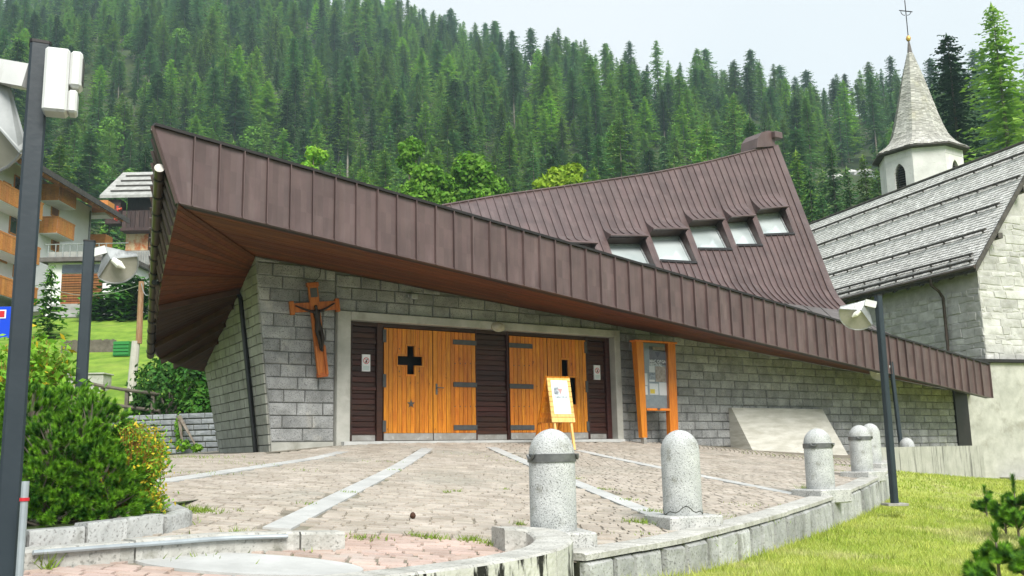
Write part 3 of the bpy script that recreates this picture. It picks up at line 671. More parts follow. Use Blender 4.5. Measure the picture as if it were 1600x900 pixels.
# dark posts, lintel and panels
NP = -.16                                           # face of dark panels (outward coordinate)
pst = MB()
for a, b in ((t_fi0, t_fi0+.14), (tD[0]-.15, tD[0]-.012), (tD[2]+.012, tD[2]+.05), (tD[3]-.05, tD[3]-.012), (tD[5]+.012, tD[5]+.09), (t_fi1-.14, t_fi1)):
    q = MB(); q.bbox((a, NP-.12, ZS-.05), (b, NP+.07, z_fi-.002), .008, fm); q.build('door_post', M['darkwood'], church)
q = MB(); q.bbox((t_fi0+.141, NP-.1, z_dt+.01), (t_fi1-.141, NP+.05, z_fi-.004), .006, fm); q.build('lintel_board', M['darkwood'], church)
def dark_panel(a, b):
    root = MB(); root.box((a, NP-.1, ZS), (b, NP-.03, z_dt), fm); pn = root.build('dark_panel', M['darkwood'], church)
    z = ZS+.17
    ztp = z_dt-.012
    zm = ZS+1.1
    while z < ztp-.03:
        h = min(.118, ztp-z)
        q = MB(); q.bbox((a+.004, NP-.05, z+.006), (b-.004, NP+random.uniform(-.003, .003), z+h-.006), .008, fm); q.build('board', M['darkwood'], pn); z += h
    for zz in (zm, z_dt-.32, ZS+.17):
        q = MB(); q.bbox((a+.002, NP-.02, zz-.04), (b-.002, NP+.035, zz+.035), .008, fm); q.build('rail', M['darkwood'], pn)
    q = MB(); q.bbox((a+.005, NP-.04, ZS+.003), (b-.005, NP+.012, ZS+.155), .005, fm); q.build('kick_plate', M['kick'], pn)
    return pn
dark_panel(t_fi0+.142, tD[0]-.152); dark_panel(tD[2]+.052, tD[3]-.052); dark_panel(tD[5]+.092, t_fi1-.142)
# plank doors
def rects_minus(a, b, z0, z1, holes):
    xs_ = sorted(set([a, b]+[h[0] for h in holes if a < h[0] < b]+[h[1] for h in holes if a < h[1] < b])); o = []
    for x0, x1 in zip(xs_, xs_[1:]):
        xm = (x0+x1)/2; iv = [(z0, z1)]
        for h in holes:
            if h[0] < xm < h[1]:
                nv = []
                for c, d in iv:
                    if h[3] <= c or h[2] >= d: nv.append((c, d)); continue
                    if h[2] > c: nv.append((c, h[2]))
                    if h[3] < d: nv.append((h[3], d))
                iv = nv
        o += [(x0, x1, c, d) for c, d in iv]
    return o
ND = -.07
def plank_door(a, b, holes, label=None):
    root = empty('door', W((a+b)/2, ND, ZS)); root.parent = church
    root.location = WM[church.name].inverted() @ W((a+b)/2, ND, ZS); WM[root.name] = WM[church.name] @ Matrix.Translation(root.location)
    if label: root['label'] = label
    bk = MB()
    for x0, x1, z0, z1 in rects_minus(a+.005, b-.005, ZS+.02, z_dt-.01, holes): bk.box((x0, ND-.06, z0), (x1, ND-.022, z1), fm)
    bk.build('door_core', M['darkwood'], root)
    n_ = max(5, round((b-a)/.108)); wdt = (b-a)/n_
    for i in range(n_):
        x0, x1 = a+i*wdt+.004, a+(i+1)*wdt-.004; pr = random.uniform(-.0015, .0015); q = MB()
        for c in rects_minus(x0, x1, ZS+.16, z_dt-.004, holes):
            if len(holes) and (c[1]-c[0] < .03 or c[3]-c[2] < .05): q.box((c[0], ND-.021, c[2]), (c[1], ND+pr, c[3]), fm)
            else: q.bbox((c[0], ND-.021, c[2]), (c[1], ND+pr, c[3]), .004, fm)
        q.build('plank', M['doorwood'], root)
    q = MB(); q.bbox((a+.006, ND-.05, ZS+.006), (b-.006, ND+.008, ZS+.157), .004, fm); q.build('kick_plate', M['kick'], root)
    return root
def P2(px, py): return fp(px, py, ND)
cx0, cz1 = P2(621, 556); cx1, cz0 = P2(659.5, 571.5); vx0, vz1 = P2(636, 540.5); vx1, vz0 = P2(647, 585)
cross = [(cx0, cx1, cz0, cz1), (vx0, vx1, vz0, vz1)]
d1 = plank_door(tD[0], tD[1]-.006, cross, 'orange plank door leaf with a cross cut through it and an iron star')
d2 = plank_door(tD[1]+.006, tD[2], [], 'orange plank door leaf with lever handle')
s1a, s1b = P2(877, 562), P2(887.5, 588); s2a, s2b = P2(890, 590), P2(900.5, 632)
slots = [(s1a[0], s1b[0], s1b[1], s1a[1]), (s2a[0], s2b[0], s2b[1], s2a[1])]
d3 = plank_door(tD[3], tD[4]-.006, [])
d4 = plank_door(tD[4]+.006, tD[5], slots, 'orange plank door leaf with two tall slots cut through it')
def trim(root, holes, outline):
    q = MB()
    for a, b in zip(outline, outline[1:]+outline[:1]):
        (x0, z0), (x1, z1) = a, b; x0, x1 = sorted((x0, x1)); z0, z1 = sorted((z0, z1)); e = .016
        q.box((x0-e, ND-.03, z0-e), (x1+e, ND+.014+.0007*len(q.v)/8, z1+e), fm)
    q.build('cutout_trim', M['doorwood'], root)
trim(d1, cross, [(cx0-.02, cz0-.02), (vx0-.02, cz0-.02), (vx0-.02, vz0-.02), (vx1+.02, vz0-.02), (vx1+.02, cz0-.02), (cx1+.02, cz0-.02), (cx1+.02, cz1+.02), (vx1+.02, cz1+.02), (vx1+.02, vz1+.02), (vx0-.02, vz1+.02), (vx0-.02, cz1+.02), (cx0-.02, cz1+.02)])
for s_ in slots: trim(d4, [s_], [(s_[0]-.02, s_[2]-.02), (s_[1]+.02, s_[2]-.02), (s_[1]+.02, s_[3]+.02), (s_[0]-.02, s_[3]+.02)])
def hinge(root, a, b, zc, h=.11):
    q = MB(); q.bbox((a, ND+.001, zc-h/2), (b, ND+.022, zc+h/2), .004, fm); q.build('strap_hinge', M['iron'], root)
for zz in (P2(720, 535)[1], P2(720, 601)[1], P2(720, 668)[1]):
    hinge(d2, P2(708, 600)[0], tD[2]+.02, zz); hinge(d3, tD[3]-.02, P2(833, 600)[0], zz)
for zz, hh in ((P2(605, 525)[1], .28), (P2(605, 595)[1], .28), (P2(605, 666)[1], .24)):
    hinge(d1, tD[0]-.03, tD[0]+.05, zz, hh); hinge(d4, tD[5]-.045, tD[5]+.03, zz, hh)
sc0, sz0 = P2(642, 631); q = MB(); star = [(sc0+(.085 if k % 2 == 0 else .034)*math.sin(k*math.pi/5)*1.15, sz0+(.085 if k % 2 == 0 else .034)*math.cos(k*math.pi/5)*1.15) for k in range(10)]
q.hexa([W(x, ND+.002, z) for x, z in star], [W(x, ND+.016, z) for x, z in star]); q.build('iron_star', M['iron'], d1, recalc=True)
q = MB(); hx, hz = P2(682, 608); q.bbox((hx-.025, ND, hz-.12), (hx+.025, ND+.014, hz+.12), .004, fm); q.tube([W(hx, ND+.01, hz+.03), W(hx, ND+.06, hz+.03), W(hx+.04, ND+.07, hz+.03), W(hx+.15, ND+.065, hz+.025)], .011, 8); q.build('door_handle', M['zinc'], d2)
def bolts(root, px_list, py):
    for px in px_list:
        x, z = P2(px, py); q = MB(); q.lathe([(.013, 0), (.012, .008), (.004, .012)], (0, 0, 0), 8)
        q.v = [tuple(W(x+v[0], ND+.001+v[2], z+v[1])) for v in q.v]; q.build('bolt', M['iron'], root)
bolts(d2, (711, 719, 727, 735, 743), 568); bolts(d2, (711, 719, 727, 735, 743), 635); bolts(d3, (803, 811, 819, 827), 571); bolts(d3, (803, 811, 819, 827), 635); bolts(d1, (624, 655), 545); bolts(d1, (624, 655), 580)
# --- lamp above the doors and small spotlight
def globe_lamp(px, py, r, nm, m_, n0):
    t, z = fp(px, py, n0+r*.5); b = MB(); b.lathe([(r*1.15, 0), (r*1.15, .03), (r, .035), (r*.96, r*.35), (r*.75, r*.75), (r*.4, r*.95), (.01, r)], (0, 0, 0), 20)
    b.v = [tuple(W(t+v[0]*1.35, n0+v[2], z+v[1]*.85)) for v in b.v]; return b.build(nm, m_, church, smooth=True)
globe_lamp(780, 510.5, .12, 'wall_lamp', M['bulbcover'], FRN)
t, z = fp(645, 461, .12); q = MB(); q.bbox((t-.11, 0, z-.05), (t+.11, .1, z+.03), .01, fm); q.bbox((t-.07, .1, z-.09), (t+.09, .2, z+.02), .015, fm); q.build('spotlight', M['plate'], church)

# --- roof: front fascia of standing seam panels
TLp, TRp = at(240.5, 197, 14.8), at(1545.5, 570, 31.0)
fn = Vector((TRp.y-TLp.y, -(TRp.x-TLp.x), 0)).normalized(); fdir = Vector((TRp.x-TLp.x, TRp.y-TLp.y, 0)).normalized()
def fq(px, py):                                      # on the fascia's plane
    d = ray(px, py); Y = TLp.dot(fn)/d.dot(fn); return d*Y
BLp, BRp = fq(279, 317.5), fq(1549.5, 622)
Lf = (Vector((TRp.x, TRp.y, 0))-Vector((TLp.x, TLp.y, 0))).length
def ftop(s): return TLp+(TRp-TLp)*(s/Lf)
sb_ = (BLp-TLp).dot(fdir); eb_ = (BRp-TLp).dot(fdir)
def fbot(s): k = (s-sb_)/(eb_-sb_); return BLp+(BRp-BLp)*k
s_first = (fq(303, 217)-TLp).dot(fdir); s_2 = (fq(342.5, 228)-TLp).dot(fdir); pw = s_2-s_first
fascia = MB(); fascia.hexa([p+fn*(-.06) for p in (TLp, BLp, BRp, TRp)], [p+fn*(-.2) for p in (TLp, BLp, BRp, TRp)])
fascia = fascia.build('fascia', M['metal_dark'], church)
edges = [0.]+[s_first+pw*i for i in range(int((Lf-s_first)/pw)+1)]+[min(Lf, eb_)]
if edges[-1]-edges[-2] < .15: edges.pop(-2)
print('fascia panels', len(edges), pw)
for i in range(len(edges)-1):
    a, b = edges[i], edges[i+1]; q = MB()
    nn_ = 4; dz_ = random.uniform(-.004, .006); prev = None
    cols = []
    for k in range(nn_+1):
        s_ = a+(b-a)*k/nn_; bow = .014*math.sin(math.pi*k/nn_)+dz_*math.sin(math.pi*k/nn_)
        tp = ftop(s_); 
        if i == 0: 
            bt = fbot(max(s_, sb_+.001+(b-sb_)*k/nn_)); 
            if k < nn_: bt = BLp.lerp(fbot(b), k/nn_)
        else: bt = fbot(s_)
        cols.append((bt-fn*bow, bt.lerp(tp, .33)-fn*bow*1.2, bt.lerp(tp, .66)-fn*bow, tp-fn*bow*.6))
    for c0, c1 in zip(cols, cols[1:]):
        for m_ in range(3): q.quad(c0[m_], c1[m_], c1[m_+1], c0[m_+1])
    # standing seam on the right edge of the panel
    e0, e1 = fbot(b), ftop(b); lean = fdir*random.uniform(-.012, .012)
    for z0 in (0,): q.hexa([e0-fdir*.012, e0+fdir*.012, e0+fdir*.010+fn*.06+lean*.5, e0-fdir*.006+fn*.06+lean*.5], [e1-fdir*.012, e1+fdir*.012, e1+fdir*.010+fn*.056+lean, e1-fdir*.006+fn*.056+lean])
    q.build('panel', M['metal'], fascia, smooth=True)
q = MB(); q.bar(TLp+Vector((0, 0, .025))-fn*.02, TRp+Vector((0, 0, .025))-fn*.02, .14, .05); q.build('top_edge', M['metal_dark'], church)
q = MB(); q.bar(BLp-fn*.02+Vector((0, 0, .012)), BRp-fn*.02+Vector((0, 0, .012)), .09, .03); q.build('drip_edge', M['metal'], church)
# soffit boards from the fascia to the wall
WLt, WRt = W(tl_t, .0, zl_t), W(T_END, 0, ztop(T_END))
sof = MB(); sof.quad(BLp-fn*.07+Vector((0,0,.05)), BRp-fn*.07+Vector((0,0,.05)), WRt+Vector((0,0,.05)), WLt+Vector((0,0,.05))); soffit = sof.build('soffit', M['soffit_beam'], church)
NB = 17
for i in range(NB):
    a, b = i/NB+.0012, (i+1)/NB-.0012; q = MB(); nseg = 8; dz = random.uniform(-.002, .002)
    for k in range(nseg):
        f0, f1 = k/nseg, (k+1)/nseg; lo = []; hi = []
        for f, s_ in ((f0, a), (f1, a), (f1, b), (f0, b)):
            p = (BLp-fn*.07).lerp(BRp-fn*.07, f).lerp(WLt.lerp(WRt, f), s_); lo.append(p+Vector((0, 0, dz))); hi.append(p+Vector((0, 0, .022)))
        q.hexa(lo, hi)
    q.build('soffit_board', M['soffit'], soffit)
# side eave on the left
E1 = at(244, 546, 21.6); E2 = at(262, 562, 22.4); E3 = at(290, 573, 23); E4 = at(320, 579, 23.2); T1 = at(234, 545, 21.6)
eave = cr([BLp+Vector((0,0,0)), BLp.lerp(E1, .5)+Vector((-.1, 0, -.02)), E1, E2, E3, E4], 5)
walltop = [ST0.lerp(ST1, k/(len(eave)-1)) for k in range(len(eave))]
ss = MB()
for k in range(len(eave)-1): ss.quad(eave[k], eave[k+1], walltop[k+1], walltop[k])
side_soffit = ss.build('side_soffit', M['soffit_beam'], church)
for k in range(len(eave)-1):
    for j in range(3):
        a, b = j/3+.012, (j+1)/3-.012; q = MB()
        e0_, e1_s, w0_, w1_ = eave[k].lerp(eave[k+1], a), eave[k].lerp(eave[k+1], b), walltop[k].lerp(walltop[k+1], a), walltop[k].lerp(walltop[k+1], b)
        c = [e0_, e1_s, w1_, w0_]
        q.hexa([p-Vector((0,0,.03)) for p in c], [p-Vector((0,0,.008)) for p in c]); q.build('soffit_board', M['soffit'] if k < 6 else M['soffit_shade'], side_soffit)
for k in (6, 9, 13, 17):
    q = MB(); q.bar(eave[k]+Vector((0,0,-.09)), walltop[k].lerp(eave[k], .03)+Vector((0,0,-.09)), .05, .11); q.build('soffit_beam', M['soffit_beam'], side_soffit)
topl = [TLp.lerp(T1, min(1, k/12)) for k in range(len(eave))]
for k in range(13, len(eave)): topl[k] = eave[k]+(T1-E1)*.6
sf = MB()
for k in range(len(eave)-1): sf.quad(topl[k], topl[k+1], eave[k+1], eave[k])
side_fascia = sf.build('side_fascia', M['metal'], church)
for k in range(0, 11):
    for f in (0, .5):
        a = topl[k].lerp(topl[k+1], f); b = eave[k].lerp(eave[k+1], f); q = MB(); q.bar(a+Vector((-.02,-.01,0)), b+Vector((-.02,-.01,0)), .03, .05, (1,0,0)); q.build('seam', M['metal'], side_fascia)
G0, G1 = at(249, 263, 14.95), at(235, 556, 21.7)
gp = [G0.lerp(G1, k/14) for k in range(15)]
q = MB(); q.tube(gp, .082, 12); gut = q.build('gutter', M['brownpipe'], church, smooth=True)
for k in range(1, 15):
    q = MB(); a = G0.lerp(G1, (k-.5)/14); dd = (G1-G0).normalized(); q.tube([a-dd*.02, a+dd*.02], .095, 12); q.build('gutter_bracket', M['metal_dark'], gut)
q = MB(); dd = (G1-G0).normalized(); q.tube([G0-dd*.012, G0-dd*.003], .078, 16); q.build('gutter_end_cap', M['kick'], gut)
# black downpipe on the side wall
def on_side(px, py, off=.08):
    d = ray(px, py); Y = (SB0+sn*off).dot(sn)/d.dot(sn); return d*Y
p0 = at(241, 441, 18.0)
q = MB(); q.tube([p0, on_side(300, 449, .6), on_side(360, 456, .1), on_side(372, 458), on_side(376, 466), on_side(381, 520), on_side(391, 620), on_side(400, 712)], .052, 10); q.build('downpipe', M['blackpipe'], church, smooth=True)

# --- the steep rear roof, a sail of standing seam panels
ridge_px = [(690,322),(788,305),(840,298),(923,286),(1021,271),(1104,254),(1195,231),(1206,227)]
Tpl = at(1206, 227, 34.1); Bpt = at(1306, 489, 30.0); BLs = at(716, 414, 22.7); Lpl = at(690, 322, 26.7)
def ridge(u):
    X, Y = Lpl.x+(Tpl.x-Lpl.x)*u, Lpl.y+(Tpl.y-Lpl.y)*u; z = Lpl.z+(Tpl.z-Lpl.z)*u
    for _ in range(4):
        px, _y = proj((X, Y, z)); py = float(np.interp(px, [p[0] for p in ridge_px], [p[1] for p in ridge_px])); r0 = ray(px, py); z = r0.z*Y
    return Vector((X, Y, z))
NPAN = 48
us = [i/NPAN for i in range(NPAN+1)]
RG = [ridge(u) for u in us]
# soften the kinks of the traced ridge
for _ in range(3): RG = [RG[0]]+[(RG[i-1]+RG[i]*2+RG[i+1])/4 for i in range(1, NPAN)]+[RG[-1]]
BS = [BLs.lerp(Bpt, u) for u in us]
def sail(i, v):
    p = BS[i].lerp(RG[i], v); k = max(0, 1-v/.13); return p-FI*(.35*k*k)
def sailf(u, v):
    i = min(NPAN-1, int(u*NPAN)); f = u*NPAN-i; return sail(i, v).lerp(sail(i+1, v), f)
def find_uv(px, py):
    best = None; cu, cv, s = .5, .5, .5
    for it in range(9):
        for a in np.linspace(-1, 1, 9):
            for b in np.linspace(-1, 1, 9):
                u, v = min(1, max(0, cu+a*s)), min(1, max(0, cv+b*s)); q = proj(sailf(u, v)); e = (q[0]-px)**2+(q[1]-py)**2
                if best is None or e < best[0]: best = (e, u, v)
        _, cu, cv = best; s *= .45
    return best[1], best[2]
wins = []
for (TL_, TR_, BR_, BL_) in (((871,377),(938,389),(950,435),(880,420)), ((948,366),(1010,377),(1021,419),(957,408)), ((1014,354),(1074,366),(1085,413),(1027,406)), ((1075,340),(1130,349),(1138,394),(1087,386)), ((1133,333),(1183,344),(1192,388),(1144,380)), ((1182,320),(1229,329),(1237,371),(1193,363))):
    uv = [find_uv(*p) for p in (TL_, TR_, BR_, BL_)]
    i0 = round((uv[0][0]+uv[3][0])/2*NPAN); i1 = round((uv[1][0]+uv[2][0])/2*NPAN); v1 = (uv[0][1]+uv[1][1])/2; v0 = (uv[2][1]+uv[3][1])/2
    wins.append((i0, max(i1, i0+3), v0, v1))
print('windows', wins)
snorm = (RG[-1]-BS[-1]).cross(RG[20]-RG[-1]).normalized()
if snorm.y > 0: snorm = -snorm
rr_ = MB()
for i in range(NPAN):
    for v in range(6): rr_.quad(*[sail(a, b/6)-snorm*.5-FI*0 for a, b in ((i, v), (i+1, v), (i+1, v+1), (i, v+1))])
sail_o = rr_.build('sail_roof', M['metal_dark'], church)
for i in range(NPAN):
    q = MB(); vb = {0, .03, .07, .12, .17, .22, .4, .6, .8, 1.}
    ww = [w_ for w_ in wins if w_[0] <= i < w_[1]]
    for w_ in ww: vb |= {w_[2], w_[3]}
    vb = sorted(vb); dzz = random.uniform(-.006, .006)
    for a, b in zip(vb, vb[1:]):
        if any(w_[2]-1e-6 <= a and b <= w_[3]+1e-6 for w_ in ww):
            if q.v: q.build('panel', M['metal'], sail_o, smooth=True); q = MB()
            continue
        m0, m1 = sail(i, a).lerp(sail(i+1, a), .5)-snorm*(.01+dzz), sail(i, b).lerp(sail(i+1, b), .5)-snorm*(.01+dzz)
        q.quad(sail(i, a), m0, m1, sail(i, b)); q.quad(m0, sail(i+1, a), sail(i+1, b), m1)
        if not any(w_[0]+1 <= i < w_[1] and w_[2]-1e-6 <= a and b <= w_[3]+1e-6 for w_ in wins):
            e = (sail(i+1, a)-sail(i, a)).normalized()*.012; h = snorm*.04
            q.hexa([sail(i, a)-e, sail(i, a)+e, sail(i, a)+e*.6+h, sail(i, a)-e*.6+h], [sail(i, b)-e, sail(i, b)+e, sail(i, b)+e*.6+h, sail(i, b)-e*.6+h])
    q.build('panel', M['metal'], sail_o, smooth=True)
# verge, ridge capping, back
q = MB()
vg = [sail(NPAN, v) for v in (0, .03, .07, .12, .17, .22, .5, .8, 1.)]
for a, b in zip(vg, vg[1:]):
    e = FD*.28
    q.quad(a+snorm*.05, a+e+snorm*.09, b+e+snorm*.09, b+snorm*.05); q.quad(a+e+snorm*.09, a+e-snorm*.25, b+e-snorm*.25, b+e+snorm*.09); q.quad(a, a+snorm*.05, b+snorm*.05, b)
q.build('verge', M['metal'], sail_o)
q = MB(); q.tube([p+Vector((0,0,.02)) for p in RG], .035, 6); q.build('ridge_cap', M['metal'], sail_o)
q = MB()
for i in range(NPAN): q.quad(RG[i], RG[i+1], RG[i+1]+FI*6-Vector((0,0,7)), RG[i]+FI*6-Vector((0,0,5)))
q.quad(RG[-1]+FD*.27, BS[-1]+FD*.27, RG[-1]+FI*6-Vector((0,0,7))+FD*.27); q.build('rear_slope', M['metal'], church)
# windows in the sail
for wi, (i0, i1, v0, v1) in enumerate(wins):
    win = empty('roof_window', (0, 0, 0)); win.parent = church; WM[win.name] = WM[church.name]
    c = [sail(i0, v0), sail(i1, v0), sail(i1, v1), sail(i0, v1)]
    # glazing stands more upright than the roof: recessed at the foot less than at the head
    dpt = [.2, .2, .34, .34]
    ins = [p-snorm*d for p, d in zip(c, dpt)]
    q = MB()
    for k in range(4): q.quad(c[k], c[(k+1) % 4], ins[(k+1) % 4], ins[k])
    q.build('reveal', M['metal'], win)
    q = MB(); q.quad(*[p+snorm*.02 for p in ins]); q.build('pane', M['skylight'], win)
    fr = MB(); cc = sum(ins, Vector())/4
    for k in range(4):
        a, b = ins[k], ins[(k+1) % 4]; a = a.lerp(cc, .06); b = b.lerp(cc, .06); fr.bar(a+snorm*.035, b+snorm*.035, .055, .04, snorm)
    fr.build('window_frame', M['plate'], win)
    q = MB(); q.bar(c[0]+snorm*.03, c[1]+snorm*.03, .09, .03, snorm); q.build('sill', M['metal_dark'], win)
    # hood: the panels above sweep outward
    hd = MB(); vs_ = [v1+.085, v1+.055, v1+.025, v1-.01, v1-.03]; of = [.0, .02, .08, .17, .23]
    lf, rt_ = max(0, i0-0), min(NPAN, i1+0)
    for k in range(4):
        for i in range(lf, rt_):
            hd.quad(sail(i, vs_[k+1])+snorm*(of[k+1]+.012), sail(i+1, vs_[k+1])+snorm*(of[k+1]+.012), sail(i+1, vs_[k])+snorm*(of[k]+.012), sail(i, vs_[k])+snorm*(of[k]+.012))
            hd.quad(sail(i, vs_[k+1])+snorm*(of[k+1]-.018), sail(i+1, vs_[k+1])+snorm*(of[k+1]-.018), sail(i+1, vs_[k])+snorm*(of[k]-.018), sail(i, vs_[k])+snorm*(of[k]-.018))
            hd.bar(sail(i, vs_[k+1])+snorm*(of[k+1]+.02), sail(i, vs_[k])+snorm*(of[k]+.02), .022, .05, snorm)
        for i in (lf, rt_):
            hd.quad(sail(i, vs_[k+1])+snorm*(of[k+1]), sail(i, vs_[k])+snorm*(of[k]), sail(i, vs_[k]), sail(i, vs_[k+1]))
    hd.bar(sail(lf, vs_[4])+snorm*of[4], sail(rt_, vs_[4])+snorm*of[4], .05, .06, snorm)
    hd.build('hood', M['metal'], win)
# little box at the top of the ridge
tp = RG[-1]; bx_ = MB()
a = RG[-4]; bd = (RG[-1]-RG[-4]); bd.z = 0; bd.normalize()
pr_ = [(-.9, -.25), (-.82, .12), (-.58, .38), (-.25, .5), (.05, .5), (.05, -.05)]
bx_.hexa([tp+bd*x_-FI*.1+Vector((0,0,z_)) for x_, z_ in pr_], [tp+bd*x_+FI*.7+Vector((0,0,z_)) for x_, z_ in pr_])
vent = bx_.build('roof_vent', M['metal'], church, recalc=True)
q = MB(); q.bbox((-.1, -.28, .22), (.3, .6, .47), .02, Matrix.Translation(tp) @ Matrix(((bd.x, FI.x, 0, 0), (bd.y, FI.y, 0, 0), (0, 0, 1, 0), (0, 0, 0, 1)))); q.build('vent_cowl', M['metal'], vent, recalc=True)
# low roof between fascia and sail
lw = MB(); n_l = 40
def lback(s):
    pts = [(0, T1+Vector((.6, 1.0, .2))), (.30, BLs-FI*.3-Vector((0,0,.05))), (.74, Bpt-FI*.45), (1, TRp+FI*1.6+Vector((0,0,.1)))]
    for (a, p), (b, q_) in zip(pts, pts[1:]):
        if s <= b: return p.lerp(q_, (s-a)/(b-a))
low = MB()
for k in range(n_l):
    s0, s1 = k/n_l, (k+1)/n_l
    f0, f1, b0, b1 = TLp.lerp(TRp, s0), TLp.lerp(TRp, s1), lback(s0), lback(s1)
    dn = Vector((0, 0, -.02)); low.quad(f0+dn-fn*.1, f1+dn-fn*.1, b1, b0)
    low.bar(f0+dn-fn*.1, b0, .03, .05)
low.build('low_roof', M['metal_grey'], church)

# ---- dark slot at the right end of the wall, slanted concrete slab and low parapet
q = MB(); t0, t1 = fp(1492, 660)[0], fp(1512, 660)[0]; q.box((t0, -.1, -.4), (t1, .08, ztop(t0)), fm); q.build('end_post', M['metal_dark'], church)
# ================================================================ THINGS ROUND THE CHURCH
def plate(b, pts, thick, n):
    n = Vector(n).normalized(); b.hexa([Vector(p) for p in pts], [Vector(p)-n*thick for p in pts]); return b
# slanted slab against the wall
t0, zt = fp(1141, 637, .1); t1 = fp(1283, 637, .1)[0]; zb = -.25
q = MB(); sec = [(.03, zb), (.03, zt), (.14, zt), (.95, zb)]
q.hexa([W(t0, n_, z_) for n_, z_ in sec], [W(t1, n_, z_) for n_, z_ in sec])
tag(q.build('concrete_slab', M['concrete_slab'], recalc=True), 'pale slanted concrete slab leaning out from the granite wall right of the notice board', 'slab')
# low parapet
a, b = at(1374, 699, 24.2), at(1535, 696, 30.2); q = MB(); d = (b-a); d.z = 0; d.normalize(); nrm = Vector((d.y, -d.x, 0))
q.hexa([a, b, Vector((b.x, b.y, -2)), Vector((a.x, a.y, -2))], [p-nrm*.3 for p in (a, b, Vector((b.x, b.y, -2)), Vector((a.x, a.y, -2)))])
tag(q.build('parapet_wall', M['concrete_streak'], recalc=True), 'low dark streaked concrete parapet above the lawn on the right', 'wall')

# ---- bollards
def bollard(X, Y, label, band, rz, sc=1.):
    z0 = zplaza(X, Y)-.01
    root = empty('bollard', (X, Y, z0), label, 'bollard', 'granite bollards along the forecourt edge', rz)
    b = MB(); b.bbox((-.295, -.295, -.06), (.295, .295, .13), .015); b.build('plinth', M['bollard_plinth'], root, local=True)
    prof = [(.19, .126), (.197, .14)]+[(.197, .3), (.197, .74)]+[(.197*math.cos(k*math.pi/18), .76+.22*math.sin(k*math.pi/18)) for k in range(1, 9)]
    prof.append((.012, .981)); b = MB(); b.lathe(prof, (0, 0, 0), 32); b.build('shaft', M['bollard'], root, local=True, smooth=True)
    if band:
        b = MB(); n = 32
        b.lathe([(.199, .70), (.209, .702), (.209, .768), (.199, .77)], (0, 0, 0), 32); b.f = [f for f in b.f if len(f) == 4]; b.m = b.m[:len(b.f)]
        bo = b.build('metal_band', M['zinc'], root, local=True, smooth=True)
        for a in band:
            c = Vector((.205*math.cos(a), .205*math.sin(a), .775)); tg = Vector((-math.sin(a), math.cos(a), 0)); k = MB()
            k.tube([c+tg*.045*math.cos(u)+Vector((math.cos(a), math.sin(a), 0))*.012+Vector((0, 0, .045*math.sin(u))) for u in np.linspace(-.2, -math.pi+.2, 9)], .013, 8); k.build('hook', M['zinc'], bo, local=True, smooth=True)
    return root
bollard(.31, 8.31, 'nearest granite bollard with a grey metal band in front of the easel', (R(-160), R(-20)), R(12))
bollard(1.69, 10.0, 'bandless granite bollard with a cracked base between the banded ones in front', None, R(18))
bollard(4.34, 13.97, 'granite bollard with a metal band in front of the slanted concrete slab', (R(-60), R(-150)), R(28))
bollard(6.45, 18.2, 'small banded granite bollard second farthest along the kerb by the lamp post', (R(-60), R(-150)), R(40))
bollard(7.75, 21.2, 'farthest bandless pale bollard half hidden behind a banded one', None, R(50))
p = at(1416, 684, 27.0); root = bollard(p.x, p.y, 'bollard of which only the dome shows above the streaked parapet', None, R(50)); root.location.z = p.z-.98
k = MB(); cc = Vector((1.69, 10.0, zplaza(1.69, 10.0)))
k.tube([cc+Vector((.199*math.cos(a), .199*math.sin(a), .165+.03*math.sin(a*3)+.02*math.sin(7*a))) for a in np.linspace(R(-190), R(20), 22)], .0035, 5)
kk = [o for o in bpy.data.objects if o.name == 'bollard.001'][0]; k.build('crack', M['dark_joint'], kk)

# ---- crucifix
cn = .16
def cp(px, py): t_, z_ = fp(px, py, cn); return t_, z_
ct, cz = cp(489, 472); bt, bz = cp(503, 588); tt, tz = cp(487, 444)
cru = empty('crucifix', W(ct, cn, bz), 'red brown wooden crucifix with a dark figure hanging on the granite wall', 'crucifix')
axis = Vector((bt-tt, bz-tz)); axis.normalize(); perp = Vector((-axis.y, axis.x))
if perp.x < 0: perp = -perp
perp_w = FD*perp.x+Vector((0, 0, perp.y)); up_w = -(FD*axis.x+Vector((0, 0, axis.y)))
top_w = W(tt, cn, tz); bot_w = W(bt, cn, bz); nout = -FI; nout.normalize()
CM = Matrix(((perp_w.x, nout.x, up_w.x, bot_w.x), (perp_w.y, nout.y, up_w.y, bot_w.y), (perp_w.z, nout.z, up_w.z, bot_w.z), (0, 0, 0, 1)))
Hc = (top_w-bot_w).length
b = MB(); b.bbox((-.105, 0, 0), (.105, .06, Hc), .008, CM); b.bbox((-.115, -.012, -.02), (.115, .07, .07), .01, CM); b.bbox((-.13, -.012, Hc-.06), (.13, .07, Hc+.03), .01, CM); b.bbox((-.115, .061, .02), (-.065, .095, .62), .006, CM); b.bbox((.065, .061, .02), (.115, .095, .62), .006, CM); b.build('upright', M['crosswood'], cru)
za = Hc-.47
b = MB(); b.bbox((-.5, -.006, za-.095), (.5, .054, za+.095), .008, CM); b.bbox((-.54, -.012, za-.14), (-.45, .07, za+.14), .01, CM); b.bbox((.45, -.012, za-.14), (.54, .07, za+.14), .01, CM); b.build('crossbeam', M['crosswood'], cru)
b = MB(); b.bbox((-.075, .061, Hc-.28), (.075, .07, Hc-.09), .003, CM); b.build('title_board', M['iron'], cru)
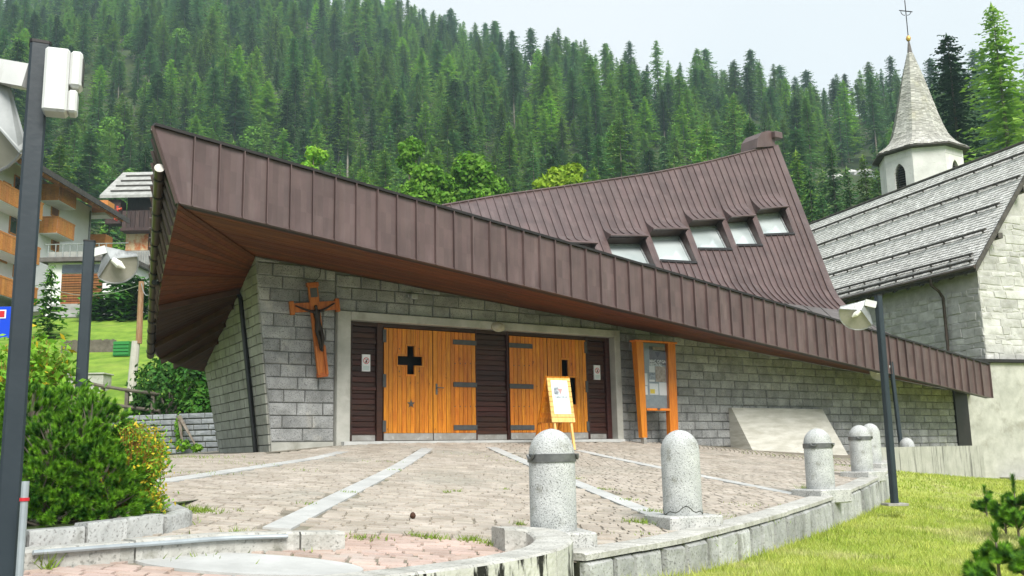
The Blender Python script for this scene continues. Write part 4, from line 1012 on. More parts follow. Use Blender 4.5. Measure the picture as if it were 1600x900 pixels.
def figure(CM, parent, z0, s, y0):
    pts = [((0, .0, 0), .062), ((0, .015, .12), .06), ((0, .0, .26), .078), ((0, .0, .34), .05), ((-.01, .03, .385), .026), ((-.025, .05, .43), .042), ((-.03, .055, .475), .035),
           ((-.1, 0, .34), .032), ((-.25, -.005, .40), .022), ((-.4, -.02, .475), .018), ((-.44, -.02, .49), .016), ((.1, 0, .34), .032), ((.25, -.005, .40), .022), ((.4, -.02, .475), .018), ((.44, -.02, .49), .016),
           ((-.045, .01, -.05), .05), ((-.03, .06, -.24), .04), ((-.01, .02, -.44), .027), ((0, .05, -.5), .02), ((.045, .01, -.05), .05), ((.045, .07, -.25), .04), ((.015, .035, -.44), .027), ((.01, .07, -.51), .02)]
    ed = [(0,1),(1,2),(2,3),(3,4),(4,5),(5,6),(3,7),(7,8),(8,9),(9,10),(3,11),(11,12),(12,13),(13,14),(0,15),(15,16),(16,17),(17,18),(0,19),(19,20),(20,21),(21,22)]
    me = bpy.data.meshes.new('figure'); inv = WM[parent.name].inverted()
    me.from_pydata([tuple(inv @ (CM @ Vector((p[0]*s, y0+p[1]*s, z0+p[2]*s)))) for p, r in pts], ed, [])
    o = bpy.data.objects.new('figure', me); col.objects.link(o); o.parent = parent
    sm = o.modifiers.new('skin', 'SKIN'); sm.use_smooth_shade = True
    for k, (p, r) in enumerate(pts): me.skin_vertices[0].data[k].radius = (r*s, r*s)
    me.skin_vertices[0].data[0].use_root = True
    ss_ = o.modifiers.new('subdivision', 'SUBSURF'); ss_.levels = 1; ss_.render_levels = 1
    me.materials.append(M['bronze']); return o
figure(CM, cru, za-.44, .98, .09)
b = MB(); t_, z_ = cp(505, 436); b.tube([top_w+nout*.02, W(t_-.02, .03, z_+.08), W(t_, .03, z_+.35)], .006, 6); b.build('hanger', M['metal_dark'], cru)

# ---- no dogs signs on the dark panels
def dog_sign(px, py, wpx, label):
    n0 = NP+.03; t_, z_ = fp(px, py, n0); h = .36; w_ = .19
    root = empty('notice_sign', W(t_, n0, z_-h/2), label, 'sign', 'small white no dogs signs')
    q = MB(); q.box((t_-w_/2, n0-.05, z_-h/2), (t_+w_/2, n0+.008, z_+h/2), fm); q.build('sign_plate', M['paper'], root)
    def disc(r0, r1, cx, cz, lift, nm, m_, nseg=28):
        q = MB()
        for k in range(nseg):
            a, b = 2*math.pi*k/nseg, 2*math.pi*(k+1)/nseg
            q.quad(*[W(cx+r*math.cos(x), n0+lift, cz+r*math.sin(x)) for r, x in ((r0, a), (r1, a), (r1, b), (r0, b))])
        q.build(nm, m_, root)
    cz_ = z_+.045; disc(.056, .07, t_, cz_, .0105, 'red_ring', M['red'])
    q = MB(); a = R(45); dx, dz = math.cos(a), -math.sin(a)
    q.quad(*[W(t_+dx*s*.058-dz*e, n0+.0125, cz_+dz*s*.058+dx*e) for s, e in ((-1, -.005), (1, -.005), (1, .005), (-1, .005))]); q.build('red_bar', M['red'], root)
    dog = [(-.028,-.042),(.012,-.042),(.016,-.01),(.022,.01),(.036,.018),(.03,.034),(.016,.04),(.008,.03),(-.004,.0),(-.022,-.014)]
    q = MB(); q.add([W(t_+x, n0+.0112, cz_+z) for x, z in dog], [tuple(range(len(dog)))]); q.build('dog_pictogram', M['black'], root)
    q = MB(); q.quad(*[W(t_+x, n0+.0105, z_+z) for x, z in ((-.072, -.155), (.072, -.155), (.072, -.06), (-.072, -.06))]); q.build('grey_caption', M['paper_grey'], root)
dog_sign(572, 567, 14, 'white no dogs sign on the dark panel left of the doors')
dog_sign(933, 582, 10, 'white no dogs sign on the dark panel right of the doors')

# ---- notice board
nbn = .62
def nb(px, py): return fp(px, py, nbn)
x0, zt = nb(989, 534); x1 = nb(1053, 540)[0]; zb = zplaza(*W(x0, nbn, 0).xy)
board = empty('notice_board', W((x0+x1)/2, nbn, zb), 'orange wooden notice board full of papers standing by the granite wall', 'notice board')
xa, xb = nb(1004, 600)[0], nb(1043, 600)[0]; zl = nb(1020, 640)[1]
for s_, (o0, o1, i0, i1) in enumerate(((x0, x0+.16, xa-.005, xa+.05), (x1, x1-.1, xb+.005, xb-.05))):
    b = MB()
    lo, hi = (x0+.13, xa+.04) if s_ == 0 else (xb-.03, x1-.04)
    lt, ht = (x0+.03, xa-.0) if s_ == 0 else (xb+.0, x1-.04)
    b.hexa([W(lo, nbn-.08, zb+.14), W(hi, nbn-.08, zb+.14), W(hi, nbn+.05, zb+.14), W(lo, nbn+.05, zb+.14)], [W(lt, nbn-.09, zt), W(ht, nbn-.09, zt), W(ht, nbn+.09, zt), W(lt, nbn+.09, zt)])
    b.build('post', M['boardwood'], board)
    b = MB(); b.box((lo+.04, nbn-.05, zb-.1), (hi-.04, nbn+.06, zb+.139), fm); b.build('post_shoe', M['kick'], board)
b = MB(); b.bbox((x0-.02, nbn-.11, zt+.002), (x1+.02, nbn+.11, zt+.045), .008, fm); b.build('top_rail', M['boardwood'], board)
b = MB(); b.bbox((xa+.052, nbn-.06, zl-.03), (xb-.032, nbn+.08, zl+.03), .006, fm); b.build('bottom_rail', M['boardwood'], board)
b = MB(); b.box((xa+.0, nbn-.07, zl+.031), (xb+.0, nbn-.03, zt), fm); b.build('pin_board', M['pinboard'], board)
def sheet(px0, py0, px1, py1, m_, lift, nm='paper', parent=board):
    a, z1_ = fp(px0, py0, nbn-.03); b_, z0_ = fp(px1, py1, nbn-.03); q = MB(); q.box((a, nbn-.035, z0_), (b_, nbn-.03+lift, z1_), fm); return q.build(nm, m_, parent)
post = sheet(1014, 541, 1042, 571, M['paper_dark'], .006, 'poster'); sheet(1019.5, 541.5, 1042, 548, M['paper_tan'], .008, 'print', post)
a, z_ = fp(1027, 556, nbn-.03); q = MB(); q.add([W(a-.1, nbn-.02, z_+.1), W(a+.1, nbn-.02, z_+.1), W(a, nbn-.02, z_-.05)], [(0, 1, 2)]); q.build('print', M['black'], post)
sheet(1014, 571.5, 1023, 582, M['paper'], .007); sheet(1014.5, 583, 1023, 592, M['paper_photo'], .006); sheet(1023.5, 572, 1043, 597, M['paper_tan'], .005); sheet(1014.5, 593, 1023, 596.5, M['paper'], .005)
sheet(1002.5, 583, 1012, 602, M['paper'], .006); sheet(1002.5, 603, 1012, 617, M['paper'], .007); sheet(1014.5, 599, 1029, 617, M['paper'], .006); sheet(1029.5, 597.5, 1043.5, 618, M['paper'], .007)
sheet(1015.5, 608, 1023, 615, M['paper_yellow'], .012)
def text_on(body, px, py, size, parent, m_, n0, lines=1):
    cu = bpy.data.curves.new('lettering', 'FONT'); cu.body = body; cu.size = size; cu.align_x = 'LEFT'; cu.align_y = 'TOP'; cu.materials.append(m_); cu.space_line = .85; cu.offset = .004
    tmp = bpy.data.objects.new('lettering_curve', cu); col.objects.link(tmp); bpy.context.view_layer.update()
    me = bpy.data.meshes.new_from_object(tmp.evaluated_get(bpy.context.evaluated_depsgraph_get())); bpy.data.objects.remove(tmp)
    o = bpy.data.objects.new('lettering', me); col.objects.link(o); o.parent = parent; o['kind'] = 'stuff'
    t_, z_ = fp(px, py, n0); Mw = Matrix(((FD.x, 0, -FI.x, 0), (FD.y, 0, -FI.y, 0), (0, 1, 0, 0), (0, 0, 0, 1))); Mw.translation = W(t_, n0, z_)
    o.matrix_local = WM[parent.name].inverted() @ Mw; WM[o.name] = Mw
text_on('MAC ORGANI\nFESTIVAL', 1014.6, 561, .105, post, M['paper'], nbn-.02)
b = MB(); b.quad(*[W(x, nbn+.055, z) for x, z in ((xa+.05, zl+.03), (xb-.03, zl+.03), (xb-.03, zt), (xa+.05, zt))]); b.build('glass_pane', M['pane'], board)
b = MB(); b.box(((xa+xb)/2-.04, nbn+.081, zl-.005), ((xa+xb)/2+.04, nbn+.1, zl+.03), fm); b.build('lock', M['iron'], board)

# ---- easel sign before the doors
eb = Vector((.85, .527, 0)); en = Vector((.527, -.85, 0)); etop = at(872, 588, 20.9); zg = zplaza(etop.x, etop.y)
ease = empty('easel_sign', (etop.x, etop.y, zg), 'pale wooden sandwich board easel with a white poster in front of the right doors', 'easel')
wv = eb*.3; Hh = etop.z-zg; f = lambda v, side, s: etop+wv*s+en*side*(.27*v)-Vector((0, 0, Hh*v))
vP = 1.0/Hh
for k in range(9):
    v0, v1 = vP*k/9+.003, vP*(k+1)/9-.003
    b = MB(); b.hexa([f(v0, 1, -1), f(v0, 1, 1), f(v1, 1, 1), f(v1, 1, -1)], [p-en*.022 for p in (f(v0, 1, -1), f(v0, 1, 1), f(v1, 1, 1), f(v1, 1, -1))]); b.build('board', M['pine'], ease)
    b = MB(); b.hexa([f(v0, -1.9, -1), f(v0, -1.9, 1), f(v1, -1.9, 1), f(v1, -1.9, -1)], [p+en*.02 for p in (f(v0, -1.9, -1), f(v0, -1.9, 1), f(v1, -1.9, 1), f(v1, -1.9, -1))]); b.build('board', M['doorwood'], ease)
for s_ in (-.72, .72):
    b = MB(); b.bar(f(.02, 1, s_)-en*.05, f(1.02, 1, s_)-en*.05, .05, .04, en); b.build('leg', M['pine'], ease)
for s_ in (-.95, .9):
    b = MB(); b.bar(f(.0, -1.9, s_)-en*.03, f(1.02, -1.9, s_)-en*.03, .06, .05, en); b.build('leg', M['doorwood'], ease)
fo = en*.006
def es(s0, v0, s1, v1, m_, lift, nm, par): 
    q = MB(); q.quad(*[f(v, 1, s)+en*lift for s, v in ((s0, v1), (s1, v1), (s1, v0), (s0, v0))]); return q.build(nm, m_, par)
po = es(-.72, vP*.09, .72, vP*.82, M['paper'], .006, 'poster', ease)
es(-.55, vP*.22, .55, vP*.49, M['paper_grey'], .008, 'picture', po); es(-.55, vP*.24, -.15, vP*.4, M['paper_photo'], .010, 'picture_detail', po)
q = MB(); q.add([f(vP*.27, 1, -.2)+en*.012, f(vP*.27, 1, .2)+en*.012, f(vP*.4, 1, 0)+en*.012], [(0, 1, 2)]); q.build('red_triangle', M['pinkprint'], po)
es(-.5, vP*.44, .55, vP*.47, M['paper_photo'], .010, 'caption', po)

# ---- lamp posts
def lamp(base, top, wd, label, side, hood, rz=0, depth_dir=-1, hs=.5):
    base, top = Vector(base), Vector(top)
    root = empty('lamp_post', base, label, 'lamp post')
    ax = (top-base).normalized(); e1 = Vector((math.cos(rz), math.sin(rz), 0)); e2 = Vector((-math.sin(rz), math.cos(rz), 0)); b = MB()
    # hollow rolled steel post: bevelled square section
    sec = [(-.5,-.38),(-.38,-.5),(.38,-.5),(.5,-.38),(.5,.38),(.38,.5),(-.38,.5),(-.5,.38)]
    b.hexa([base+e1*x*wd+e2*y*wd for x, y in sec], [top+e1*x*wd+e2*y*wd for x, y in sec]); b.build('post', M['post'], root)
    b = MB(); b.hexa([top+e1*x*wd*1.06+e2*y*wd*1.06-Vector((0,0,.004)) for x, y in sec], [top+e1*x*wd*1.06+e2*y*wd*1.06+Vector((0,0,.012)) for x, y in sec]); b.build('cap', M['metal_dark'], root)
    b = MB(); b.bbox((-.16, -.16, -.02), (.16, .16, .02), .004, Matrix.Translation(base)); b.build('base_plate', M['kick'], root)
    if hood:
        # sector shaped reflector: corner by the bulb, two straight flanges, arc below
        X = Vector((side, 0, 0)); nv = Vector((side*.25, -.83, -.5)).normalized(); Zp = (Vector((0,0,1))-nv*nv.z).normalized(); Xp = Zp.cross(nv)
        if Xp.dot(X) < 0: Xp = -Xp
        c0 = top-Vector((0, 0, .30*hs/.5))+X*(.32*hs/.5); S = hs
        A = c0+Xp*S*1.0+Zp*.13*S; B_ = c0-Xp*S*.28-Zp*S*.72; Cn = c0+Xp*S*.12
        a0 = math.atan2((A-Cn).dot(Zp), (A-Cn).dot(Xp)); a1 = math.atan2((B_-Cn).dot(Zp), (B_-Cn).dot(Xp))
        if a1 > a0: a1 -= 2*math.pi
        arc = []
        for k in range(15):
            a = a0+(a1-a0)*k/14; r0 = (A-Cn).length*(1-k/14)+(B_-Cn).length*k/14; arc.append(Cn+(Xp*math.cos(a)+Zp*math.sin(a))*r0*(1+.12*math.sin(math.pi*k/14)))
        hd = MB(); ring = [Cn]+arc; hd.hexa([p+nv*0 for p in ring], [p-nv*.02 for p in ring]); ho_ = hd.build('reflector', M['cream'], root, recalc=True)
        q = MB(); q.tube([p+nv*.01 for p in arc], .008, 6); q.build('rim', M['plate'], ho_)
        bk = -nv*.05+Vector((0,0,.22*S/.5))*.8+X*-.12*S/.5
        q = MB()
        for P_, Q_ in ((A, Cn), (Cn, B_)):
            P2_, Q2_ = P_+(bk*.15 if P_ is A else bk), Q_+(bk*.15 if Q_ is B_ else bk)
            q.hexa([P_+nv*.02, Q_+nv*.02, Q2_, P2_], [P_+nv*.02+Vector((0,0,.012)), Q_+nv*.02+Vector((-side*.004,0,.012)), Q2_+Vector((-side*.004,0,.012)), P2_+Vector((0,0,.012))])
        q.build('hood', M['plate'], root, recalc=True)
        q = MB(); q.tube([Cn+nv*.03+Xp*.02, Cn+nv*.05+Xp*.09-Zp*.05, Cn+nv*.06+Xp*.15-Zp*.09], [.03, .045, .012], 10); q.build('bulb', M['bulb'], ho_, smooth=True)
        q = MB(); q.bar(top-Vector((0,0,.2*hs/.5))+X*wd*.4, Cn+bk*.8, .09*S/.5, .14*S/.5); q.build('arm', M['white'], root)
    return root
pz0 = at(1398, 788, 15.5); pz1 = at(1377, 462, 15.5); lamp(pz0, Vector((pz0.x+.02, pz0.y, pz1.z)), .1, 'dark lamp post with hooded reflector rising from the lawn on the right', -1, True, R(25), hs=.38)
q1 = at(1392, 566, 27.5); lamp((q1.x+.1, q1.y, zlawn(q1.x, q1.y)), q1, .1, 'thinner lamp post with a small hood partly hidden behind the right one', -1, True, R(10), hs=.36)
q1 = at(140, 378, 10.2); q0 = at(130, 615, 10.2); lamp((q1.x, q1.y, zplaza(q0.x, q0.y)-.3), q1, .115, 'dark lamp post with a cream reflector above the pine bush on the left', 1, True, R(20), hs=.31)
q1 = at(63, 71, 4.7); lamp((q1.x, q1.y, -1.62), q1, .098, 'tall dark lamp post cut off at the left foreground carrying a white box', -1, True, R(28), hs=.44)
# white box on the near post
bq = at(98, 130, 4.66); box = empty('white_device_box', (bq.x, bq.y, bq.z-.17), 'white stepped plastic box fixed near the top of the foreground post', 'box')
e1 = Vector((math.cos(R(38)), math.sin(R(38)), 0)); Mx = Matrix.Translation((bq.x-.01, bq.y, bq.z)) @ Matrix.Rotation(R(20), 4, 'Z')
b = MB(); b.bbox((-.075, -.06, -.17), (.04, .06, .17), .012, Mx); b.build('housing', M['white'], box)
b = MB(); b.bbox((.041, -.055, -.03), (.1, .055, .165), .014, Mx); b.build('upper_cover', M['white'], box)
b = MB(); b.bbox((.041, -.05, -.165), (.085, .05, -.045), .01, Mx); b.build('lower_cover', M['white'], box)
b = MB(); b.bbox((.1005, -.045, .0), (.104, .045, .13), .001, Mx); b.build('grille', M['iron'], box)
# galvanised pipe beside the post
pt = at(40, 752, 4.55); b = MB(); b.tube([(pt.x, pt.y, -1.62), pt], .017, 10); pipe = b.build('conduit_pipe', M['galv'], None, smooth=True); tag(pipe, 'thin galvanised pipe strapped beside the foreground lamp post', 'pipe')
b = MB(); b.tube([pt-Vector((0,0,.09)), pt-Vector((0,0,.075))], .022, 10); b.build('clamp', M['red'], pipe)
# dead end sign at the left edge
sg = at(-6, 504, 12.0); sr = empty('road_sign', (sg.x, sg.y, zplaza(sg.x, sg.y)), 'blue dead end road sign with red bar at the left edge', 'road sign')
b = MB(); b.bbox((-.2, -.01, -.2), (.2, .01, .2), .004, Matrix.Translation(sg)); b.build('sign_plate', M['blue'], sr)
b = MB(); b.box((-.125, -.016, .05), (.125, -.012, .16), Matrix.Translation(sg)); b.build('bar_border', M['paper'], sr)
b = MB(); b.box((-.108, -.02, .065), (.108, -.017, .145), Matrix.Translation(sg)); b.build('red_bar', M['red'], sr)
b = MB(); b.box((-.05, -.0155, -.17), (.05, -.0115, .0495), Matrix.Translation(sg)); b.build('white_stem', M['paper'], sr)
b = MB(); b.tube([(sg.x, sg.y+.04, zplaza(sg.x, sg.y)-.6), (sg.x, sg.y+.04, sg.z+.2)], .03, 10); b.build('sign_post', M['galv'], sr)

# ================================================================ OLD STONE CHURCH
Ec = at(1526, 415, 33.0); rd = Vector((-.32, .947, 0)).normalized(); gd = Vector((rd.y, -rd.x, 0)); EZ = Ec.z
def S(w_, r, z): return Vector((Ec.x, Ec.y, 0))+gd*w_+rd*r+Vector((0, 0, z))
RW_, RH = 4.0, 5.15; RL_ = 16.5
sch = empty('stone_church', S(.5, .5, -1.5), 'old pale stone church with grey shingle roof on the right', 'church')
rz_ = lambda w_: EZ+min(w_, 2*RW_-w_)*RH/RW_
wb = MB()
wb.hexa([S(.47, .47, -2), S(7.5, .47, -2), S(7.5, .47, rz_(7.5)-.25), S(4, .47, rz_(4)-.25), S(.47, .47, rz_(.47)-.25)], [S(.47, RL_, -2), S(7.5, RL_, -2), S(7.5, RL_, rz_(7.5)-.25), S(4, RL_, rz_(4)-.25), S(.47, RL_, rz_(.47)-.25)])
swall = wb.build('wall', M['mortar'], sch)
cnt = 0
def rubble(fr, x0, x1, z0, zfun, parent, step=(.16, .36)):
    global cnt
    z = z0
    while z < max(zfun(x0), zfun(x1)):
        h = random.uniform(*step); x = x0-random.uniform(0, .3)
        while x < x1:
            l = random.uniform(.28, .95)*(1.15 if h > .28 else .8); xa_, xb_ = max(x0, x), min(x1, x+l)
            if xb_-xa_ > .12:
                e = lambda: random.uniform(-.055, .055)
                c4 = [(xa_+.012+e()*.5, z+.012+e()*.7), (xb_-.012+e()*.5, z+.012+e()*.7), (xb_-.012+e()*.5, min(z+h-.01+e(), zfun(xb_)-.02)), (xa_+.012+e()*.5, min(z+h-.01+e(), zfun(xa_)-.02))]
                if min(c4[2][1], c4[3][1]) > z+.06:
                    c = fr(sum(p[0] for p in c4)/4, 0, sum(p[1] for p in c4)/4); px, py = proj(c)
                    if -10 < px < 1640 and 150 < py < 640 and cnt < 300:
                        b = MB(); wall_block(b, c4, random.uniform(.006, .03), fr, .05); b.build('stone', M['rubble'], parent); cnt += 1
            x += l
        z += h
rubble(lambda x, n_, z: S(x, .47-n_, z), .47, 6.2, 2.95, lambda x: rz_(x)-.3, swall)
rubble(lambda x, n_, z: S(.47-n_, x, z), .47, 8.2, 2.2, lambda x: EZ+.25, swall)
# concrete base
b = MB(); b.hexa([S(.1, .25, -2), S(9, .25, -2), S(9, .25, 2.85), S(.1, .25, 2.85)], [S(.1, 1.2, -2), S(9, 1.2, -2), S(9, 1.2, 2.85), S(.1, 1.2, 2.85)]); b.build('concrete_base', M['concrete'], sch)
b = MB(); b.hexa([S(-.9, .12, 2.86), S(9, .12, 2.86), S(9, .46, 2.86), S(-.9, .46, 2.86)], [S(-.9, .12, 2.97), S(9, .12, 2.97), S(9, .46, 2.97), S(-.9, .46, 2.97)]); b.build('ledge', M['metal_dark'], sch)
b = MB(); b.hexa([S(.2, -.35, -2), S(9, -.35, -2), S(9, -.35, -1.05), S(.2, -.35, -1.05)], [S(.2, .24, -2), S(9, .24, -2), S(9, .24, -1.05), S(.2, .24, -1.05)]); b.build('footing', M['concrete_streak'], sch)
# a concrete wing where the modern roof ends
b = MB(); wp = fp(1512, 660, .9); c0 = W(fp(1514, 660, .02)[0], .02, 0); c1 = W(wp[0]+.2, -1.5, 0); c2 = S(.6, .2, 0)
b.hexa([Vector((p.x, p.y, -2)) for p in (c0, c2, c1)], [Vector((p.x, p.y, 2.3)) for p in (c0, c2, c1)]); b.build('link_wall', M['concrete'], sch, recalc=True)
# shingle roof
rs = MB(); rs.hexa([S(0, 0, EZ-.02), S(0, RL_, EZ-.02), S(4, RL_, EZ+RH-.02), S(4, 0, EZ+RH-.02)], [S(0, 0, EZ-.2), S(0, RL_, EZ-.2), S(4, RL_, EZ+RH-.2), S(4, 0, EZ+RH-.2)])
rs.hexa([S(8, 0, EZ-.02), S(8, RL_, EZ-.02), S(4, RL_, EZ+RH-.02), S(4, 0, EZ+RH-.02)], [S(8, 0, EZ-.2), S(8, RL_, EZ-.2), S(4, RL_, EZ+RH-.2), S(4, 0, EZ+RH-.2)])
sroof = rs.build('shingle_roof', M['guard'], sch)
rn = (gd*RH*-1+Vector((0, 0, RW_))).normalized(); sh = MB(); NR = 46
for i in range(NR):
    w0, w1 = RW_*i/NR, RW_*(i+1.25)/NR; r = -.03+random.uniform(-.1, 0)
    while r < RL_:
        l = random.uniform(.1, .2); r0, r1 = max(-.03, r), min(RL_, r+l-.008); lift = .03+random.uniform(0, .012); dw = random.uniform(-.012, .012)
        p = [S(w0+dw, r0, EZ+(w0+dw)*RH/RW_)+rn*lift, S(w0+dw, r1, EZ+(w0+dw)*RH/RW_)+rn*lift, S(w1, r1, EZ+w1*RH/RW_)+rn*.008, S(w1, r0, EZ+w1*RH/RW_)+rn*.008]
        sh.add(p+[p[0]-rn*.03, p[1]-rn*.03], [(0, 3, 2, 1), (0, 1, 5, 4)]); r += l
sh.build('shingles', M['shingle'], sroof, kind='stuff')
for w_, ra, rb_ in ((.12, .15, 15), (.34, .35, 15.5), (1.05, .35, 15.8), (1.85, .4, 16), (2.65, .1, 16.2), (3.5, .05, 16.3)):
    b = MB(); r = ra
    while r < rb_-.2:
        l = min(random.uniform(2.4, 3.4), rb_-r); z_ = EZ+w_*RH/RW_; b.tube([S(w_, r, z_)+rn*.14+Vector((0,0,random.uniform(-.01,.01))), S(w_, r+l+.1, z_)+rn*.14], .045, 7); r += l
    k = ra+.2
    while k < rb_: z_ = EZ+w_*RH/RW_; b.bar(S(w_, k, z_)+rn*.0, S(w_, k, z_)+rn*.16, .05, .05, rd); k += .95
    b.build('snow_rail', M['guard'], sroof)
b = MB(); b.hexa([S(-.1, -.06, EZ-.22), S(4, -.06, EZ+RH-.06), S(4, -.06, EZ+RH+.12), S(-.1, -.06, EZ+.0)], [S(-.1, .0, EZ-.22), S(4, .0, EZ+RH-.06), S(4, .0, EZ+RH+.12), S(-.1, 0, EZ+.0)]); b.build('verge_board', M['guard'], sroof)
b = MB(); b.tube([S(4, -.05, EZ+RH+.06), S(4, RL_, EZ+RH+.06)], .06, 8); b.build('ridge_board', M['guard'], sroof)
for r in np.arange(.6, 15, .75):
    b = MB(); b.bar(S(.05, r, EZ-.19), S(.6, r, EZ+.2), .11, .15, (0,0,1)); b.build('rafter_end', M['guard'], sroof)
for w_ in (1.2, 2.6):
    b = MB(); b.bar(S(w_, -.02, EZ+w_*RH/RW_-.4), S(w_, .5, EZ+w_*RH/RW_-.4), .2, .2); b.build('purlin_end', M['guard'], sroof)
b = MB(); b.tube([S(-.12, -.05, EZ-.05), S(-.12, RL_, EZ-.02)], .075, 8); b.build('gutter', M['brownpipe'], sch)
b = MB(); pr = [S(-.12, 2.1, EZ-.1), S(-.12, 2.1, EZ-.35), S(.2, 2.1, EZ-.55), S(.36, 2.1, EZ-.8), S(.36, 2.1, EZ-2), S(.36, 2.1, 2.2)]; b.tube(pr, .055, 9); b.build('downpipe', M['brownpipe'], sch, smooth=True)
# ---- bell tower
TC = at(1437, 243, 50.0); tw = empty('bell_tower', (TC.x, TC.y, 4), 'white octagonal bell tower with tall lichen grey shingle spire and gilded ball', 'tower')
a8 = [R(45*k+11.5) for k in range(8)]; RT = 2.12
def oct_(r, z): return [Vector((TC.x+r*math.cos(a), TC.y+r*math.sin(a), TC.z+z)) for a in a8]
zw0, zw1 = -7.5, 0.
A_, B8 = oct_(RT, zw0), oct_(RT, zw1)
for k in range(8):
    p0, p1 = A_[k], A_[(k+1) % 8]; ux = (p1-p0).normalized(); wd = (p1-p0).length; nn_ = Vector((ux.y, -ux.x, 0)); cfc = (p0+p1)/2
    facing = nn_.dot(-Vector((TC.x, TC.y, 0)).normalized()) > -.2
    if not facing or k % 2:
        b = MB(); b.quad(A_[k], A_[(k+1) % 8], B8[(k+1) % 8], B8[k]); b.build('wall_face', M['plaster'], tw); continue
    zc_ = -1.5; hw, hh = .32, .66
    arch = [(-hw, zc_-hh), (hw, zc_-hh), (hw, zc_+.25), (hw*.8, zc_+.45), (hw*.45, zc_+.62), (0, zc_+.74), (-hw*.45, zc_+.62), (-hw*.8, zc_+.45), (-hw, zc_+.25)]
    outer = [(-wd/2, zw0), (wd/2, zw0), (wd/2, zw1), (-wd/2, zw1)]
    to3 = lambda q_, dpt=0.: Vector((cfc.x, cfc.y, TC.z))+ux*q_[0]+Vector((0, 0, q_[1]))-nn_*dpt
    allp = outer+arch; tri = tessellate_polygon([[Vector((x, z, 0)) for x, z in outer], [Vector((x, z, 0)) for x, z in arch]])
    b = MB(); b.add([to3(q_) for q_ in allp], [tuple(t_) for t_ in tri]); n_a = len(arch)
    for i in range(n_a): b.quad(to3(arch[i]), to3(arch[(i+1) % n_a]), to3(arch[(i+1) % n_a], .3), to3(arch[i], .3))
    fc_ = b.build('wall_face', M['plaster'], tw)
    b = MB(); b.add([to3(q_, .29) for q_ in arch], [tuple(range(n_a))]); b.build('dark_opening', M['black'], fc_)
    for s_ in np.arange(zc_-hh+.06, zc_+.66, .13):
        hwz = hw if s_ < zc_+.25 else hw*max(.12, 1-((s_-zc_-.25)/.5)**1.3); b = MB(); b.hexa([to3((-hwz, s_), .08), to3((hwz, s_), .08), to3((hwz, s_+.05), .2), to3((-hwz, s_+.05), .2)], [to3((-hwz, s_-.02), .08), to3((hwz, s_-.02), .08), to3((hwz, s_+.03), .2), to3((-hwz, s_+.03), .2)]); b.build('louvre', M['guard'], fc_)
    # faint ashlar joints as proud blocks
    z = zw0+3.5
    while z < zw1-.05:
        h = random.uniform(.25, .42); x = -wd/2
        while x < wd/2-.05:
            l = random.uniform(.4, .9); x1_ = min(wd/2, x+l); zt_ = min(z+h, zw1)
            if not (x1_ > -hw-.08 and x < hw+.08 and zt_ > zc_-hh-.1 and z < zc_+.82):
                b = MB(); pts = [(x+.01, z+.01), (x1_-.01, z+.01), (x1_-.01, zt_-.01), (x+.01, zt_-.01)]; pr_o = random.uniform(.004, .018)
                b.hexa([to3(q_, -pr_o) for q_ in pts], [to3(q_, .02) for q_ in pts]); b.build('stone', M['plaster'], fc_)
            x = x1_
        z += h
prof = [(0, 2.46), (.12, 2.3), (.3, 2.02), (.5, 1.8), (.9, 1.52), (1.47, 1.31), (2.1, 1.13), (2.8, .95), (3.6, .75), (4.4, .56), (5.2, .32), (5.87, .13)]
zs_ = np.linspace(0, 5.87, 62); b = MB(); rad = lambda z: float(np.interp(z, [p[0] for p in prof], [p[1] for p in prof]))
for i in range(61):
    lo, hi = oct_(rad(zs_[i])+.025, zs_[i]), oct_(rad(zs_[i+1])+.002, zs_[i+1]+.02); dn = oct_(rad(zs_[i])-.03, zs_[i]-.005)
    for k in range(8):
        k2 = (k+1) % 8; nst = max(2, int((lo[k2]-lo[k]).length/.16)); sh_ = random.random()/nst
        cuts = [0]+[min(1, (j+sh_)/nst) for j in range(1, nst)]+[1]
        for c0_, c1_ in zip(cuts, cuts[1:]):
            c1_ -= .004; nnv = ((lo[k]+lo[k2])/2-Vector((TC.x, TC.y, lo[k].z))).normalized()*random.uniform(-.008, .012); dz = Vector((0, 0, random.uniform(-.02, .02)))
            b.add([lo[k].lerp(lo[k2], c0_)+nnv+dz, lo[k].lerp(lo[k2], c1_)+nnv+dz, hi[k].lerp(hi[k2], c1_), hi[k].lerp(hi[k2], c0_), dn[k].lerp(dn[k2], c0_), dn[k].lerp(dn[k2], c1_)], [(0, 1, 2, 3), (0, 4, 5, 1)])
sp_core = MB(); last = None
for z, r in prof:
    cur_ = oct_(r-.02, z)
    if last: 
        for k in range(8): sp_core.quad(last[k], last[(k+1) % 8], cur_[(k+1) % 8], cur_[k])
    last = cur_
spire = sp_core.build('spire', M['guard'], tw); b.build('spire_shingles', M['spire'], spire, kind='stuff')
b = MB(); e0, e1_, e2_ = oct_(2.48, -.02), oct_(2.48, -.1), oct_(2.1, -.14)
for k in range(8): b.quad(e0[k], e0[(k+1) % 8], e1_[(k+1) % 8], e1_[k]); b.quad(e1_[k], e1_[(k+1) % 8], e2_[(k+1) % 8], e2_[k])
b.build('eaves', M['guard'], tw)
ap = Vector((TC.x, TC.y, TC.z))
b = MB(); b.lathe([(.15, 5.8), (.1, 6.2), (.04, 6.6)], ap, 8); b.build('finial', M['metal_grey'], tw)
b = MB(); b.lathe([(.01, 6.56), (.09, 6.6), (.13, 6.7), (.13, 6.76), (.09, 6.86), (.01, 6.9)], ap, 14); b.build('gilded_ball', M['gold'], tw, smooth=True)
b = MB(); b.tube([ap+Vector((0,0,6.88)), ap+Vector((0,0,9.0))], .025, 6); b.tube([ap+Vector((-.4,-.1,8.35)), ap+Vector((.4,.1,8.35))], .028, 6)
